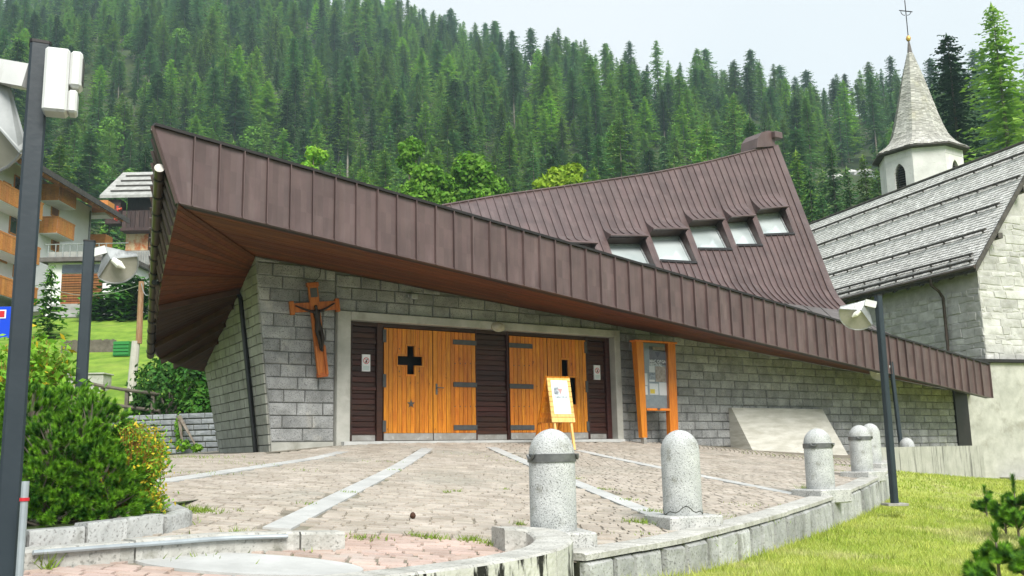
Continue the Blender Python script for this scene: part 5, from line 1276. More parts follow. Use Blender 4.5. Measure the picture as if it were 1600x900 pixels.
for s_ in (-1, 1): b.tube([ap+Vector((s_*(.06+.22*math.sin(a)), 0, 8.35-.25*math.cos(a))) for a in np.linspace(0, 1.5, 6)], .02, 5)
b.build('cross', M['metal_dark'], tw)
# ================================================================ LEFT: GARDEN WALL, FENCE, CHALETS
a, b = at(168, 648, 27.6), at(335, 652, 26.6); a.z = 1.34; b.z = 1.26; d = (b-a); d.z = 0; Lw = d.length; d.normalize(); nrm = Vector((d.y, -d.x, 0))
a = a-d*1.0; Lw += 3.0
gw = empty('garden_wall', (a.x, a.y, .2), 'grey coursed stone garden wall below the wooden railing on the left', 'wall')
core = MB(); core.hexa([a, a+d*Lw, Vector((a.x, a.y, -.4))+d*Lw, Vector((a.x, a.y, -.4))], [p-nrm*.9 for p in (a, a+d*Lw, Vector((a.x, a.y, -.4))+d*Lw, Vector((a.x, a.y, -.4)))]); core.build('wall_core', M['dark_joint'], gw, recalc=True)
GW = lambda x, n_, z: Vector((a.x, a.y, 0))+d*x+nrm*n_+Vector((0, 0, z))
z = -.1; row = 0
while z < 1.3:
    x = -(row % 2)*.2
    while x < Lw:
        l = random.uniform(.3, .55)
        if x+l > .05: b_ = MB(); wall_block(b_, [(max(0, x)+.008, z+.012), (min(Lw, x+l)-.008, z+.012), (min(Lw, x+l)-.008, z+.148), (max(0, x)+.008, z+.148)], random.uniform(.01, .03), GW, .04); b_.build('stone', M['slate_wall'], gw)
        x += l
    z += .16; row += 1
# wooden railing
def rail(pts_px, label):
    P = [at(*p) for p in pts_px]; root = empty('wooden_railing', (P[0].x, P[0].y, zhill(P[0].x, P[0].y)), label, 'railing')
    for p in P: 
        b = MB(); zt = p.z+.02; b.bar((p.x, p.y, min(zhill(p.x, p.y)-.2, zt-.9)), (p.x, p.y, zt), .1, .1); b.build('post', M['rail_wood'], root)
    for p, q_ in zip(P, P[1:]):
        for dz in (-.03, -.52): 
            b = MB(); e = (q_-p).normalized()*.25; b.tube([p-e+Vector((0,-.05,dz)), q_+e+Vector((0,-.05,dz))], .05, 7); b.build('rail', M['rail_wood'], root)
rail([(100,588,28.9),(161,602,28.6),(199,608,28.4),(240,613,28.2)], 'grey brown wooden railing above the stone garden wall')
# utility pole
p1 = at(221, 440, 31.0); p0 = at(203, 635, 31.0); p0.z = zhill(p0.x, p0.y)-.2; pm = p0.lerp(p1, .52)
up = empty('utility_pole', p0, 'slender wooden utility pole leaning slightly behind the railing', 'pole')
b = MB(); b.tube([p0, pm], [.15, .13], 10); b.build('pole_base', M['pole_pale'], up, smooth=True)
b = MB(); b.tube([p0.lerp(p1, .5)+Vector((.1, 0, 0)), p1], [.1, .085], 10); b.build('pole_shaft', M['pole_wood'], up, smooth=True)
b = MB(); w0, w1 = at(152, 462, 30), at(246, 438, 17.9); 
def sagw(p, q_, s_): return [p.lerp(q_, t)+Vector((0, 0, -s_*4*t*(1-t))) for t in np.linspace(0, 1, 14)]
b.tube(sagw(at(60, 440, 45), p1-Vector((0,0,.1)), .5), .012, 4); b.tube(sagw(p1-Vector((0,0,.05)), w1, .35), .012, 4); tag(b.build('overhead_cable', M['plate']), 'thin cable slung from the utility pole to the church eave', 'cable')
# small things on the meadow
p = at(140, 598, 32.5); zt = zhill(p.x, p.y); b = MB(); b.bbox((-.75, -.35, -.1), (.6, .35, .55), .02, Matrix.Translation((p.x, p.y, zt))); tr_ = b.build('stone_trough', M['concrete']); tag(tr_, 'pale concrete trough on the grass behind the railing', 'trough')
b = MB(); b.bbox((-.8, -.4, .551), (.65, .4, .6), .01, Matrix.Translation((p.x, p.y, zt))); b.build('rim', M['coping'], tr_)
p = at(191, 578, 39); zt = zhill(p.x, p.y); gbn = empty('green_crate', (p.x, p.y, zt), 'green slatted crate on the meadow beside the pole', 'crate')
for k in range(4):
    b = MB(); b.box((-.32, -.25, .05+k*.14), (.32, -.22, .15+k*.14), Matrix.Translation((p.x, p.y, zt))); b.build('slat', M['green_paint'], gbn)
b = MB(); b.box((-.32, -.21, 0), (.32, .25, .6), Matrix.Translation((p.x, p.y, zt))); b.build('crate_body', M['green_paint'], gbn)
fpn = [at(95, 578, 40), at(178, 578, 40)]
fr = empty('paling_fence', fpn[0], 'weathered grey paling fence across the meadow', 'fence')
for k in range(26):
    c = fpn[0].lerp(fpn[1], k/25); zt = zhill(c.x, c.y); b = MB(); b.box((-.045, -.01, -.1), (.045, .01, .55+random.uniform(-.03, .03)), Matrix.Translation((c.x, c.y, zt))); b.build('pale', M['rail_wood'], fr)
b = MB(); b.bar(fpn[0].xy.to_3d()+Vector((0, .02, zhill(*fpn[0].xy)+.4)), fpn[1].xy.to_3d()+Vector((0, .02, zhill(*fpn[1].xy)+.4)), .03, .06); b.build('rail', M['rail_wood'], fr)

# ---- big white chalet; its long front faces right, along Y
HX = -33.5
def hp(px, py, X=HX): dd = ray(px, py); Y = X/dd.x; return Y, dd.z*Y
ch = empty('white_chalet', (HX, 66, 9), 'large white chalet with honey coloured balconies and deep wooden eaves at left', 'building')
Y0, Y1 = 52, hp(139, 400)[0]; ZE = hp(139, 312, -31.8)[1]
b = MB(); b.box((HX-12, Y0, 6), (HX, Y1, ZE+.5)); cw = b.build('wall', M['chalet_wall'], ch)
b = MB(); rid = (HX-6, ZE+4.2)
b.hexa([(HX+2.4, Y0-2, ZE-.3), (HX+2.4, Y1+1.6, ZE-.3), (rid[0], Y1+1.6, rid[1]), (rid[0], Y0-2, rid[1])], [(HX+2.4, Y0-2, ZE), (HX+2.4, Y1+1.6, ZE), (rid[0], Y1+1.6, rid[1]+.3), (rid[0], Y0-2, rid[1]+.3)])
b.v = [Vector(v) for v in b.v]; rf = b.build('roof', M['guard'], ch)
b = MB(); b.quad((HX+2.35, Y0-2, ZE-.33), (HX+2.35, Y1+1.5, ZE-.33), (HX-.02, Y1+1.5, ZE+.9), (HX-.02, Y0-2, ZE+.9)); b.build('eave_boards', M['chalet_wood2'], rf)
b = MB(); b.box((HX+2.36, Y0-2, ZE-.42), (HX+2.44, Y1+1.6, ZE-.05)); b.build('eave_edge', M['guard'], rf)
for y in np.arange(Y0, Y1+1.4, 1.1):
    b = MB(); b.bar((HX+2.3, y, ZE-.43), (HX, y, ZE+.78), .16, .2); b.build('rafter', M['chalet_wood'], rf)
def balcony(ya, yb, zb_, dp=1.25, h=1.0):
    r_ = empty('balcony', (HX, (ya+yb)/2, zb_)); r_.parent = ch; r_.location = Vector((0, (ya+yb)/2-66, zb_-9)); WM[r_.name] = Matrix.Translation((HX, (ya+yb)/2, zb_))
    b = MB(); b.box((HX, ya, zb_-.25), (HX+dp, yb, zb_-.08)); b.build('slab', M['chalet_wall'], r_)
    b = MB(); b.box((HX+dp-.02, ya-.04, zb_+h-.12), (HX+dp+.06, yb+.04, zb_+h)); b.box((HX, ya-.04, zb_+h-.12), (HX+dp-.021, ya+.03, zb_+h)); b.build('hand_rail', M['chalet_wood'], r_)
    n_ = max(2, int((yb-ya)/.3))
    for k in range(n_):
        y0_, y1_ = ya+(yb-ya)*k/n_+.015, ya+(yb-ya)*(k+1)/n_-.015; b = MB(); b.box((HX+dp, y0_, zb_-.2), (HX+dp+.04, y1_, zb_+h-.121)); b.build('board', M['chalet_wood'], r_)
    for k in range(4):
        x0_ = HX+dp*k/4+.01; b = MB(); b.box((x0_, ya-.03, zb_-.2), (x0_+dp/4-.02, ya+.01, zb_+h-.125)); b.build('board', M['chalet_wood'], r_)
def win(yc, zc, w_=1.0, h=1.3, shut=False):
    r_ = MB(); r_.box((HX+.002, yc-w_/2, zc-h/2), (HX+.05, yc+w_/2, zc+h/2)); f_ = r_.build('window', M['chalet_wood'], ch)
    b = MB(); b.box((HX+.051, yc-w_/2+.12, zc-h/2+.12), (HX+.056, yc+w_/2-.12, zc+h/2-.12)); b.build('pane', M['chalet_wood2'] if shut else M['glass_dark'], f_)
for zpx, rng_ in ((378, (69, 74.3)), (328, (69, 74.3))):
    Yc, zz = hp(100, zpx); balcony(*(hp(62, 350)[0], hp(90, 350)[0]), zz)
for zpx in (330, 404, 470):
    Yc, zz = hp(12, zpx); balcony(hp(-60, 350)[0], hp(33, 350)[0], zz, 1.4)
for px, py, s_ in ((86, 375, True), (83, 425, True), (86, 322, True), (27, 290, False), (20, 352, False), (10, 300, False), (26, 420, False), (5, 395, False)):
    Y_, z_ = hp(px, py); win(Y_, z_, 1.2 if s_ else 1.0, 1.7 if s_ else 1.3, s_)
b = MB(); b.tube([(HX+.08, Y1-.3, ZE+.2), (HX+.08, Y1-.3, 9)], .07, 6); b.build('downpipe', M['plate'], ch)
# balconies on the far gable corner
for zpx in (385, 330):
    zz = hp(139, zpx)[1]; b = MB(); b.box((HX-1.5, Y1+.01, zz-.2), (HX+1.2, Y1+1.3, zz)); b.build('gable_balcony_floor', M['chalet_wall'], ch)
    for k in range(8): b = MB(); b.box((HX-1.5+k*.34, Y1-.02+.0, zz+.01), (HX-1.5+k*.34+.31, Y1+.04+.0, zz+1.0)) if False else None
    q = MB(); q.box((HX+1.2, Y1+.01, zz+.0), (HX+1.26, Y1+1.3, zz+1.0)); q.build('gable_balcony_panel', M['chalet_wood'], ch)
    q = MB(); q.box((HX+.02, Y1-.03, zz+.001), (HX+1.199, Y1+.02, zz+1.0)); q.build('gable_balcony_panel', M['chalet_wood'], ch)
# ---- garage with terrace
def house_frame(px, py, Y): return at(px, py, Y)
G0_, G1_ = at(70, 500, 55), at(163, 500, 55); gz = min(G0_.z, G1_.z)
ga = empty('garage', (G0_.x, 55, gz), 'low garage with brown slatted shutter and flower terrace above the meadow', 'garage')
zr = at(120, 404, 55).z; b = MB(); b.box((G0_.x, 55, gz-2), (G1_.x+1.2, 60, zr-.25)); b.build('wall', M['chalet_wall'], ga)
b = MB(); b.box((G0_.x-.3, 54.5, zr-.25), (G1_.x+1.5, 60.2, zr)); b.build('roof_slab', M['metal_grey'], ga)
sx0, sx1 = at(96, 450, 55).x, at(160, 450, 55).x; sz0, sz1 = at(120, 475, 55).z, at(120, 428, 55).z
sh_ = MB(); sh_.box((sx0, 54.96, sz0), (sx1, 54.99, sz1)); sho = sh_.build('shutter', M['brown_wood'], ga)
n_ = 12
for k in range(n_):
    z0_ = sz0+(sz1-sz0)*k/n_; b = MB(); b.box((sx0+.02, 54.9, z0_+.01), (sx1-.02, 54.955, z0_+(sz1-sz0)/n_-.03)); b.build('slat', M['chalet_wood2'], sho)
b = MB(); b.box((sx0, 54.93, sz1+.05), (sx1, 54.99, at(120, 414, 55).z)); b.build('window', M['glass_dark'], ga)
b = MB(); b.box((sx0-.3, 54.6, gz-1), (sx1+.3, 54.95, sz0-.05)); b.build('base', M['chalet_grey'], ga)
for k in range(9):
    b = MB(); x_ = G0_.x+.1+k*.42; b.tube([(x_, 54.7, zr), (x_, 54.7, zr+.8)], .025, 5); b.build('railing_post', M['plate'], ga)
b = MB(); b.tube([(G0_.x-.1, 54.7, zr+.8), (G1_.x+1.3, 54.7, zr+.8)], .03, 5); b.build('railing', M['plate'], ga)
b = MB(); b.box((G0_.x, 54.9, zr+.005), (G1_.x+1, 55.5, zr+.4)); b.build('flower_box', M['chalet_grey'], ga)
# ---- dark brown chalet
C0 = at(172, 300, 82); C1 = at(330, 300, 82); zb2 = at(200, 445, 82).z; zt2 = at(200, 312, 82).z
bc = empty('brown_chalet', (C0.x+2, 82, zb2), 'dark brown wooden chalet with pale shingle roof beside the church eave', 'building')
b = MB(); b.box((C0.x+1.6, 82, zb2-5), (C1.x, 90, zt2+.5)); b.build('wall', M['brown_wood'], bc)
b = MB(); zr2 = at(200, 284, 84).z
b.hexa([Vector(p) for p in ((C0.x-.2, 80.4, zt2), (C1.x, 80.4, zt2), (C1.x, 85, zr2+1.2), (C0.x-.2, 85, zr2+1.2))], [Vector(p)+Vector((0, 0, -.25)) for p in ((C0.x-.2, 80.4, zt2), (C1.x, 80.4, zt2), (C1.x, 85, zr2+1.2), (C0.x-.2, 85, zr2+1.2))]); rf = b.build('roof', M['chalet_grey'], bc, recalc=True)
for k in range(4):
    f_ = .12+k*.22; b = MB(); b.tube([(C0.x+.5, 80.4+4.6*f_, zt2+(zr2+1.2-zt2)*f_+.12), (C1.x, 80.4+4.6*f_, zt2+(zr2+1.2-zt2)*f_+.12)], .07, 6); b.build('snow_rail', M['guard'], rf)
z1_ = at(200, 357, 81).z; z2_ = at(200, 330, 81).z
b = MB(); b.box((C0.x+.2, 80.8, at(180, 350, 81).z), (C0.x+1.5, 82, zt2-.3)); b.build('bay', M['brown_wood'], bc)
for k in range(14):
    b = MB(); b.box((C0.x+1.7+k*.38, 80.8, z1_), (C0.x+1.7+k*.38+.34, 80.86, z2_)); b.build('balcony_board', M['brown_wood'], bc)
b = MB(); b.box((C0.x+1.6, 80.7, z1_-.25), (C0.x+7.2, 82, z1_)); b.build('balcony_floor', M['brown_wood'], bc)
b = MB(); b.box((C0.x+1.65, 81.9, at(200, 392, 82).z), (C0.x+3.6, 81.98, at(200, 366, 82).z)); b.build('painted_plaster', M['mural'], bc)
b = MB(); b.box((C0.x+3.7, 81.88, at(200, 398, 82).z), (C0.x+4.3, 81.97, at(200, 375, 82).z)); b.build('door', M['chalet_wood2'], bc)
zt3 = at(200, 398, 80).z; b = MB(); b.box((C0.x+.5, 78.5, zb2-5), (C1.x, 81.9, zt3)); b.build('terrace', M['chalet_grey'], bc)
for k in range(24):
    b = MB(); b.box((C0.x+2+k*.2, 78.4, zt3-1.2), (C0.x+2.06+k*.2, 78.45, zt3-.1)); b.build('baluster', M['plate'], bc)
fl = at(183, 336, 81); 
for k in range(1):
    b = MB()
    for _ in range(60): c = fl+Vector((random.gauss(0, .18), random.uniform(-.3, 0), random.gauss(0, .3))); u = Vector((random.gauss(0,1), random.gauss(0,1), random.gauss(0,1))).normalized()*.09; v = u.orthogonal().normalized()*.09; b.quad(c-u-v, c+u-v, c+u+v, c-u+v)
    b.build('flowers', M['flower'], bc)

# ================================================================ VEGETATION
def rnd_unit(n): v = rng.normal(size=(n, 3)); return v/np.linalg.norm(v, axis=1)[:, None]
def mesh_tris(name, V, mats, mi=None, k=3):
    n = len(V)//k; me = bpy.data.meshes.new(name); me.vertices.add(len(V)); me.vertices.foreach_set('co', np.asarray(V, np.float32).ravel())
    me.loops.add(len(V)); me.loops.foreach_set('vertex_index', np.arange(len(V), dtype=np.int32)); me.polygons.add(n); me.polygons.foreach_set('loop_start', np.arange(0, len(V), k, dtype=np.int32))
    for m_ in (mats if isinstance(mats, list) else [mats]): me.materials.append(m_)
    if mi is not None: me.polygons.foreach_set('material_index', np.asarray(mi, np.int32))
    me.update(calc_edges=True); me.validate(); return me
def conifer_crown(seed, H, Rm, base=.1, droop=.35, dense=1., shape=.85, gap=.0, loose=1.):
    r = np.random.default_rng(seed); T = []
    z = H*base
    while z < H*.985:
        f = (z-H*base)/(H*(1-base)); L0 = Rm*(1-f)**shape*(1 if f > .12 else .65+.35*f/.12)+.08
        nb_ = int(r.integers(5, 8)*dense)
        a0 = r.uniform(0, 6.28)
        for k in range(nb_):
            if r.random() < gap: continue
            a = a0+6.283*k/nb_+r.normal(0, .25); L = L0*r.uniform(.55, 1.18); dx, dy = math.cos(a), math.sin(a); sag = droop*L*r.uniform(.5, 1.3); zz = z+r.normal(0, .12)
            ns = max(2, int(3+L*1.5)); W0 = .30*L**.6*loose
            for s in range(ns):
                t = (s+.35)/ns; px_, py_ = dx*L*t, dy*L*t; pz_ = zz-sag*t**1.4+ (.12*L if t > .8 else 0); wl = W0*(1.05-t)*r.uniform(.7, 1.3)+.08; step = L/ns*1.25
                for sd in (-1, 1):
                    e = r.normal(0, .07, 3); dn = -wl*r.uniform(.15, .6)
                    T += [(px_, py_, pz_), (px_+dx*step, py_+dy*step, pz_-sag/ns), (px_+dx*step*.6-dy*wl*sd+e[0], py_+dy*step*.6+dx*wl*sd+e[1], pz_+dn+e[2])]
        z += (.34+.022*H*(1-f))*r.uniform(.8, 1.2)/max(.7, dense**.5)
    for k in range(5):
        a = r.uniform(0, 6.28); T += [(0, 0, H), (math.cos(a)*.22, math.sin(a)*.22, H-.9), (math.cos(a+1.6)*.2, math.sin(a+1.6)*.2, H-.7)]
    return np.array(T)
def trunk_mesh(name, H, r0, m_, top=.97, bend=0., seed=0, n=7):
    b = MB(); r = random.Random(seed); pts = []; k = 6
    for i in range(k+1): t = i/k*top; pts.append(Vector((bend*math.sin(t*2.2)*r.uniform(.8, 1.2), bend*.6*math.sin(t*3+seed), H*t-(.4 if i == 0 else 0))))
    b.tube(pts, [r0*(1-t/k*.93) for t in range(k+1)], n)
    me = bpy.data.meshes.new(name); me.from_pydata(b.v, [], b.f); me.materials.append(m_); me.polygons.foreach_set('use_smooth', [True]*len(me.polygons)); me.update(); return me
def leaf_cloud(seed, lobes, per, size, flat=.0, stretch=1.):
    """leaf quads spread through a set of ellipsoid lobes (x, y, z, rx, ry, rz)"""
    r = np.random.default_rng(seed); V = []
    for (x, y, z, rx, ry, rz) in lobes:
        n = int(per); d = r.normal(size=(n, 3)); d /= np.linalg.norm(d, axis=1)[:, None]; rad = r.uniform(.35, 1.0, n)**.5; rad *= 1+.22*np.sin(d[:, 0]*7+x*3)*np.sin(d[:, 2]*6+d[:, 1]*5)
        c = np.c_[x+d[:, 0]*rx*rad, y+d[:, 1]*ry*rad, z+d[:, 2]*rz*rad]
        nn = d+r.normal(0, .75, (n, 3))+np.array([0, 0, .35]); nn /= np.linalg.norm(nn, axis=1)[:, None]
        u = np.cross(nn, r.normal(size=(n, 3))); u /= np.linalg.norm(u, axis=1)[:, None]; v = np.cross(nn, u); s = size*r.uniform(.55, 1.25, n)[:, None]
        q = np.stack([c-u*s*stretch, c-v*s*.55+u*s*.1, c+u*s*stretch, c+v*s*.55+u*s*.1], 1).reshape(-1, 3); V.append(q)
    return np.concatenate(V)
def inst(me, name, parent, loc=(0, 0, 0)):
    o = bpy.data.objects.new(name, me); col.objects.link(o); o.parent = parent; o.location = loc
    if parent: WM[o.name] = WM[parent.name]
    return o
SPR, LAR, BRO = [], [], []
for k in range(7):
    H = [19, 21, 17, 23, 20, 18, 22][k]; V = conifer_crown(100+k, H, [4.6, 4.4, 4.8, 3.9, 5.0, 4.2, 3.8][k], [.12, .32, .06, .4, .2, .1, .3][k], [.3, .42, .35, .38, .3, .45, .4][k], 1.0, [.75, .55, .8, .45, .62, .85, .5][k], .06 if k % 2 else .14, 1.45)
    SPR.append((mesh_tris('spruce_crown', V, M['spruce'] if k % 2 else M['spruce_lt']), trunk_mesh('spruce_trunk', H, .26, M['bark'], .96, .15, k)))
for k in range(3):
    H = [17, 19, 15][k]; V = conifer_crown(200+k, H, [5.0, 4.4, 5.2][k], .14, .22, 1.15, .66, .08, 1.5); LAR.append((mesh_tris('larch_crown', V, M['larch']), trunk_mesh('larch_trunk', H, .22, M['birch'], .96, .2, k)))
for k in range(4):
    r = np.random.default_rng(300+k); H = [9, 11, 8, 10][k]; lob = []
    for i in range(13): a = r.uniform(0, 6.28); rr = r.uniform(0, 2.0); z = H*r.uniform(.35, .88); s = r.uniform(.9, 1.7)*(1.15-.5*abs(z/H-.55)); lob.append((rr*math.cos(a), rr*math.sin(a), z, s, s, s*.8))
    BRO.append((mesh_tris('broadleaf_crown', leaf_cloud(310+k, lob, 230, .26), M['leaf'], None, 4), trunk_mesh('broadleaf_trunk', H*.75, .2, M['bark'], .95, .4, k)))
# --- wooded slope
def roof_y(px):
    P = [(-50, 500), (140, 480), (175, 470), (230, 470), (238, 200), (690, 323), (788, 305), (923, 286), (1104, 254), (1195, 231), (1215, 232), (1265, 352), (1375, 318), (1376, 318), (1380, 300), (1650, 240)]
    return float(np.interp(px, [p[0] for p in P], [p[1] for p in P]))
cand = []; Y = 86.
while Y < 420:
    st = 4.9+Y*.005; X = -Y*.62
    while X < Y*.6:
        x, y = X+rng.uniform(-.42, .42)*st, Y+rng.uniform(-.42, .42)*st; X += st
        crest = float(np.interp(x, *CR))
        if .55*(y-85) > crest+20: continue
        if .338 < x/y < .397 and 138 < y < 200: continue
        if x < -26 and y < 96: continue
        z = zhill(x, y)-.3 - (2.5 if .32 < x/y < .41 and 105 < y < 139 else 0); s = rng.uniform(.4, .98)*(1.12 if rng.random() < .15 else 1)*(.9+.2*math.sin(x*.09)*math.sin(y*.07)); u = rng.random()
        lowband = smooth(175, 95, y)*(1 if x < 20 else .4)
        kind = 'broad' if u < .03+.4*lowband*(1.7 if x < -25 else .6) else 'larch' if u < .13+.36*lowband else 'spruce'
        H = {'spruce': 20, 'larch': 17, 'broad': 9.5}[kind]*s
        tx, ty = proj((x, y, z+H))
        if not (-45 < tx < 1650): continue
        if ty > roof_y(tx)+18: continue
        bx2, by2 = proj((x, y, z))
        if by2 < -60: continue
        cand.append((y, x, z, s, kind, tx, ty))
    Y += st*.92
cand.sort()
LBL = {'spruce': ('dark green spruce on the wooded slope behind the church', 'tree', 'spruces on the wooded slope'), 'larch': ('light green larch among the dark spruces of the slope', 'tree', 'larches on the wooded slope'), 'broad': ('bright green bushy broadleaf tree at the foot of the wooded slope', 'tree', 'broadleaf trees on the wooded slope')}
ROOTN = {'spruce': 'spruce_tree', 'larch': 'larch_tree', 'broad': 'broadleaf_tree'}; SETS = {'spruce': SPR, 'larch': LAR, 'broad': BRO}
cntk = {'spruce': 0, 'larch': 0, 'broad': 0}; restt = []
for (y, x, z, s, kind, tx, ty) in cand:
    v = int(rng.integers(len(SETS[kind])))
    if cntk[kind] < 215 and -10 < tx < 1610 and -25 < ty < roof_y(tx)-8:
        cntk[kind] += 1; root = empty(ROOTN[kind], (x, y, z), *LBL[kind], rz=rng.uniform(0, 6.28)); root.scale = (s*rng.uniform(.8, 1.3),)*2+(s,)
        inst(SETS[kind][v][0], 'crown', root); inst(SETS[kind][v][1], 'trunk', root)
    else: restt.append((x, y, z, s, kind, v))
print('trees', len(cand), cntk, len(restt))
# the rest of the wood: one mass
src = bpy.data.collections.new('wood_sources'); order = {}
for kind in ('spruce', 'larch', 'broad'):
    for v, (cm, tm) in enumerate(SETS[kind]):
        bm = bmesh.new(); bm.from_mesh(cm); bm.from_mesh(tm); me = bpy.data.meshes.new('wood_tree'); 
        nc = len(cm.polygons); bm.to_mesh(me); bm.free(); me.materials.append(cm.materials[0]); me.materials.append(tm.materials[0])
        me.polygons.foreach_set('material_index', [0]*nc+[1]*(len(me.polygons)-nc))
        nm = 'wood_%02d' % len(order); o = bpy.data.objects.new(nm, me); src.objects.link(o); order[(kind, v)] = len(order)
me = bpy.data.meshes.new('wood'); me.from_pydata([(t[0], t[1], t[2]) for t in restt], [], [])
at_i = me.attributes.new('pick', 'INT', 'POINT'); at_i.data.foreach_set('value', [order[(t[4], t[5])] for t in restt])
at_s = me.attributes.new('size', 'FLOAT_VECTOR', 'POINT'); at_s.data.foreach_set('vector', [c_ for t in restt for c_ in ((t[3]*(.8+.5*((t[0]*7.13) % 1)),)*2+(t[3],))])
at_r = me.attributes.new('turn', 'FLOAT', 'POINT'); at_r.data.foreach_set('value', [float(rng.uniform(0, 6.28)) for t in restt])
wood = bpy.data.objects.new('wood', me); col.objects.link(wood); tag(wood, 'dense conifer wood covering the upper slope', 'wood', kind='stuff')
gn = bpy.data.node_groups.new('scatter', 'GeometryNodeTree'); gn.interface.new_socket('Geometry', in_out='INPUT', socket_type='NodeSocketGeometry'); gn.interface.new_socket('Geometry', in_out='OUTPUT', socket_type='NodeSocketGeometry')
gi, go = gn.nodes.new('NodeGroupInput'), gn.nodes.new('NodeGroupOutput'); mp_ = gn.nodes.new('GeometryNodeMeshToPoints'); ip = gn.nodes.new('GeometryNodeInstanceOnPoints'); ci = gn.nodes.new('GeometryNodeCollectionInfo')
ci.inputs['Collection'].default_value = src; ci.inputs['Separate Children'].default_value = True; ci.inputs['Reset Children'].default_value = True
def na(nm, ty): n = gn.nodes.new('GeometryNodeInputNamedAttribute'); n.data_type = ty; n.inputs['Name'].default_value = nm; return n.outputs['Attribute']
cx = gn.nodes.new('ShaderNodeCombineXYZ'); GL = gn.links.new
GL(gi.outputs[0], mp_.inputs['Mesh']); GL(mp_.outputs[0], ip.inputs['Points']); GL(ci.outputs[0], ip.inputs['Instance']); ip.inputs['Pick Instance'].default_value = True
GL(na('pick', 'INT'), ip.inputs['Instance Index']); GL(na('size', 'FLOAT_VECTOR'), ip.inputs['Scale']); GL(na('turn', 'FLOAT'), cx.inputs['Z']); GL(cx.outputs[0], ip.inputs['Rotation']); GL(ip.outputs[0], go.inputs[0])
wood.modifiers.new('scatter', 'NODES').node_group = gn

# --- single trees
def single_conifer(name, pos, H, Rm, label, m_, seed, bark='bark', group=None, **k):
    root = empty(name, pos, label, 'tree', group); V = conifer_crown(seed, H, Rm, **k); inst(mesh_tris('crown', V, m_), 'crown', root); inst(trunk_mesh('trunk', H, H*.013, bark if not isinstance(bark, str) else M[bark], .97, .1, seed), 'trunk', root); return root
def tree_at(px, ytop, Y, zb): p = at(px, ytop, Y); return Vector((p.x, p.y, zb)), p.z-zb
b_, H_ = tree_at(1548, 2, 72, 6.); single_conifer('larch_tree', b_, H_, 6.2, 'tall feathery light green larch behind the stone church roof', M['larch_pale'], 501, 'birch', base=.1, droop=.22, dense=1.7, shape=.72, gap=.12, loose=.75)
b_, H_ = tree_at(1478, 50, 82, 6.); single_conifer('spruce_tree', b_, H_, 4.6, 'single dark spruce close behind the pointed spire', M['mugo_dk'], 502, base=.1, droop=.2, dense=1.6, shape=.5, loose=.9)
b_, H_ = tree_at(1625, 60, 66, 6.); single_conifer('larch_tree', b_, H_, 6.0, 'second larch cut by the right edge of the picture', M['larch_pale'], 503, 'birch', base=.1, droop=.22, dense=1.6, shape=.7, gap=.1, loose=.75)
b_, H_ = tree_at(80, 418, 44, zhill(-21, 44)-.2); single_conifer('spruce_tree', b_, H_, 1.0, 'small conical spruce in front of the garage', M['mugo'], 504, base=.04, droop=.2, dense=1.7, shape=.6, loose=1.1)
for px, yt, Y_, rr, sd, lab in ((188, 415, 52, 2.0, 505, 'dark bushy conifer just right of the garage'), (215, 430, 50, 1.9, 506, 'dark bushy conifer behind the utility pole'), (160, 455, 50, 1.5, 507, 'short dark conifer beside the garage base')):
    p = at(px, yt, Y_); b_, H_ = tree_at(px, yt, Y_, zhill(p.x, p.y)-.3); single_conifer('conifer_tree', b_, H_, rr, lab, M['hedge'], sd, base=.02, droop=.1, dense=2.0, shape=.5, loose=1.3)
def broad(name, px, ytop, ybot, Y, wpx, m_, label, seed, per=420, size=.2, nl=16):
    top = at(px, ytop, Y); bot = at(px, ybot, Y); zb = zhill(top.x, Y)-.3; r = np.random.default_rng(seed); wd = wpx/F*Y/2; lob = []
    for i in range(nl):
        a = r.uniform(0, 6.28); f_ = r.uniform(0, 1); rr = wd*r.uniform(.1, .75)*(1-.45*f_); z = (bot.z-zb)+(top.z-bot.z)*(.1+.78*f_); s = wd*r.uniform(.28, .48); lob.append((rr*math.cos(a), rr*math.sin(a), z, s, s, s*.8))
    root = empty(name, (top.x, top.y, zb), label, 'tree'); inst(mesh_tris('crown', leaf_cloud(seed, lob, per, size), m_, None, 4), 'crown', root)
    b = MB(); H_ = top.z-zb; b.tube([(0, 0, -.3), (.1, 0, H_*.35), (-.05, .1, H_*.8)], [.22, .16, .04], 7)
    for l in lob[:7]: b.tube([(0, 0, H_*.3), (l[0]*.5, l[1]*.5, l[2]*.8), (l[0], l[1], l[2])], [.09, .06, .02], 5)
    inst_o = b.build('trunk', M['bark'], root, local=True); return root
broad('broadleaf_tree', 738, 243, 325, 62, 110, M['leaf'], 'bright green broadleaf tree rising just behind the middle of the brown roof', 601, nl=22)
broad('broadleaf_tree', 672, 255, 335, 60, 90, M['leaf'], 'rounded green broadleaf tree left of the brighter one behind the roof', 602)
broad('broadleaf_tree', 880, 258, 320, 56, 104, M['leaf_y'], 'yellow green broadleaf crown peeping over the steep brown roof', 603)
broad('birch_tree', 640, 205, 330, 66, 62, M['leaf'], 'slim pale green tree standing tall behind the fascia', 604, 320, .17)
broad('birch_tree', 492, 228, 300, 70, 60, M['larch'], 'small pale green tree peeping over the fascia near its high end', 605, 260, .17, 9)

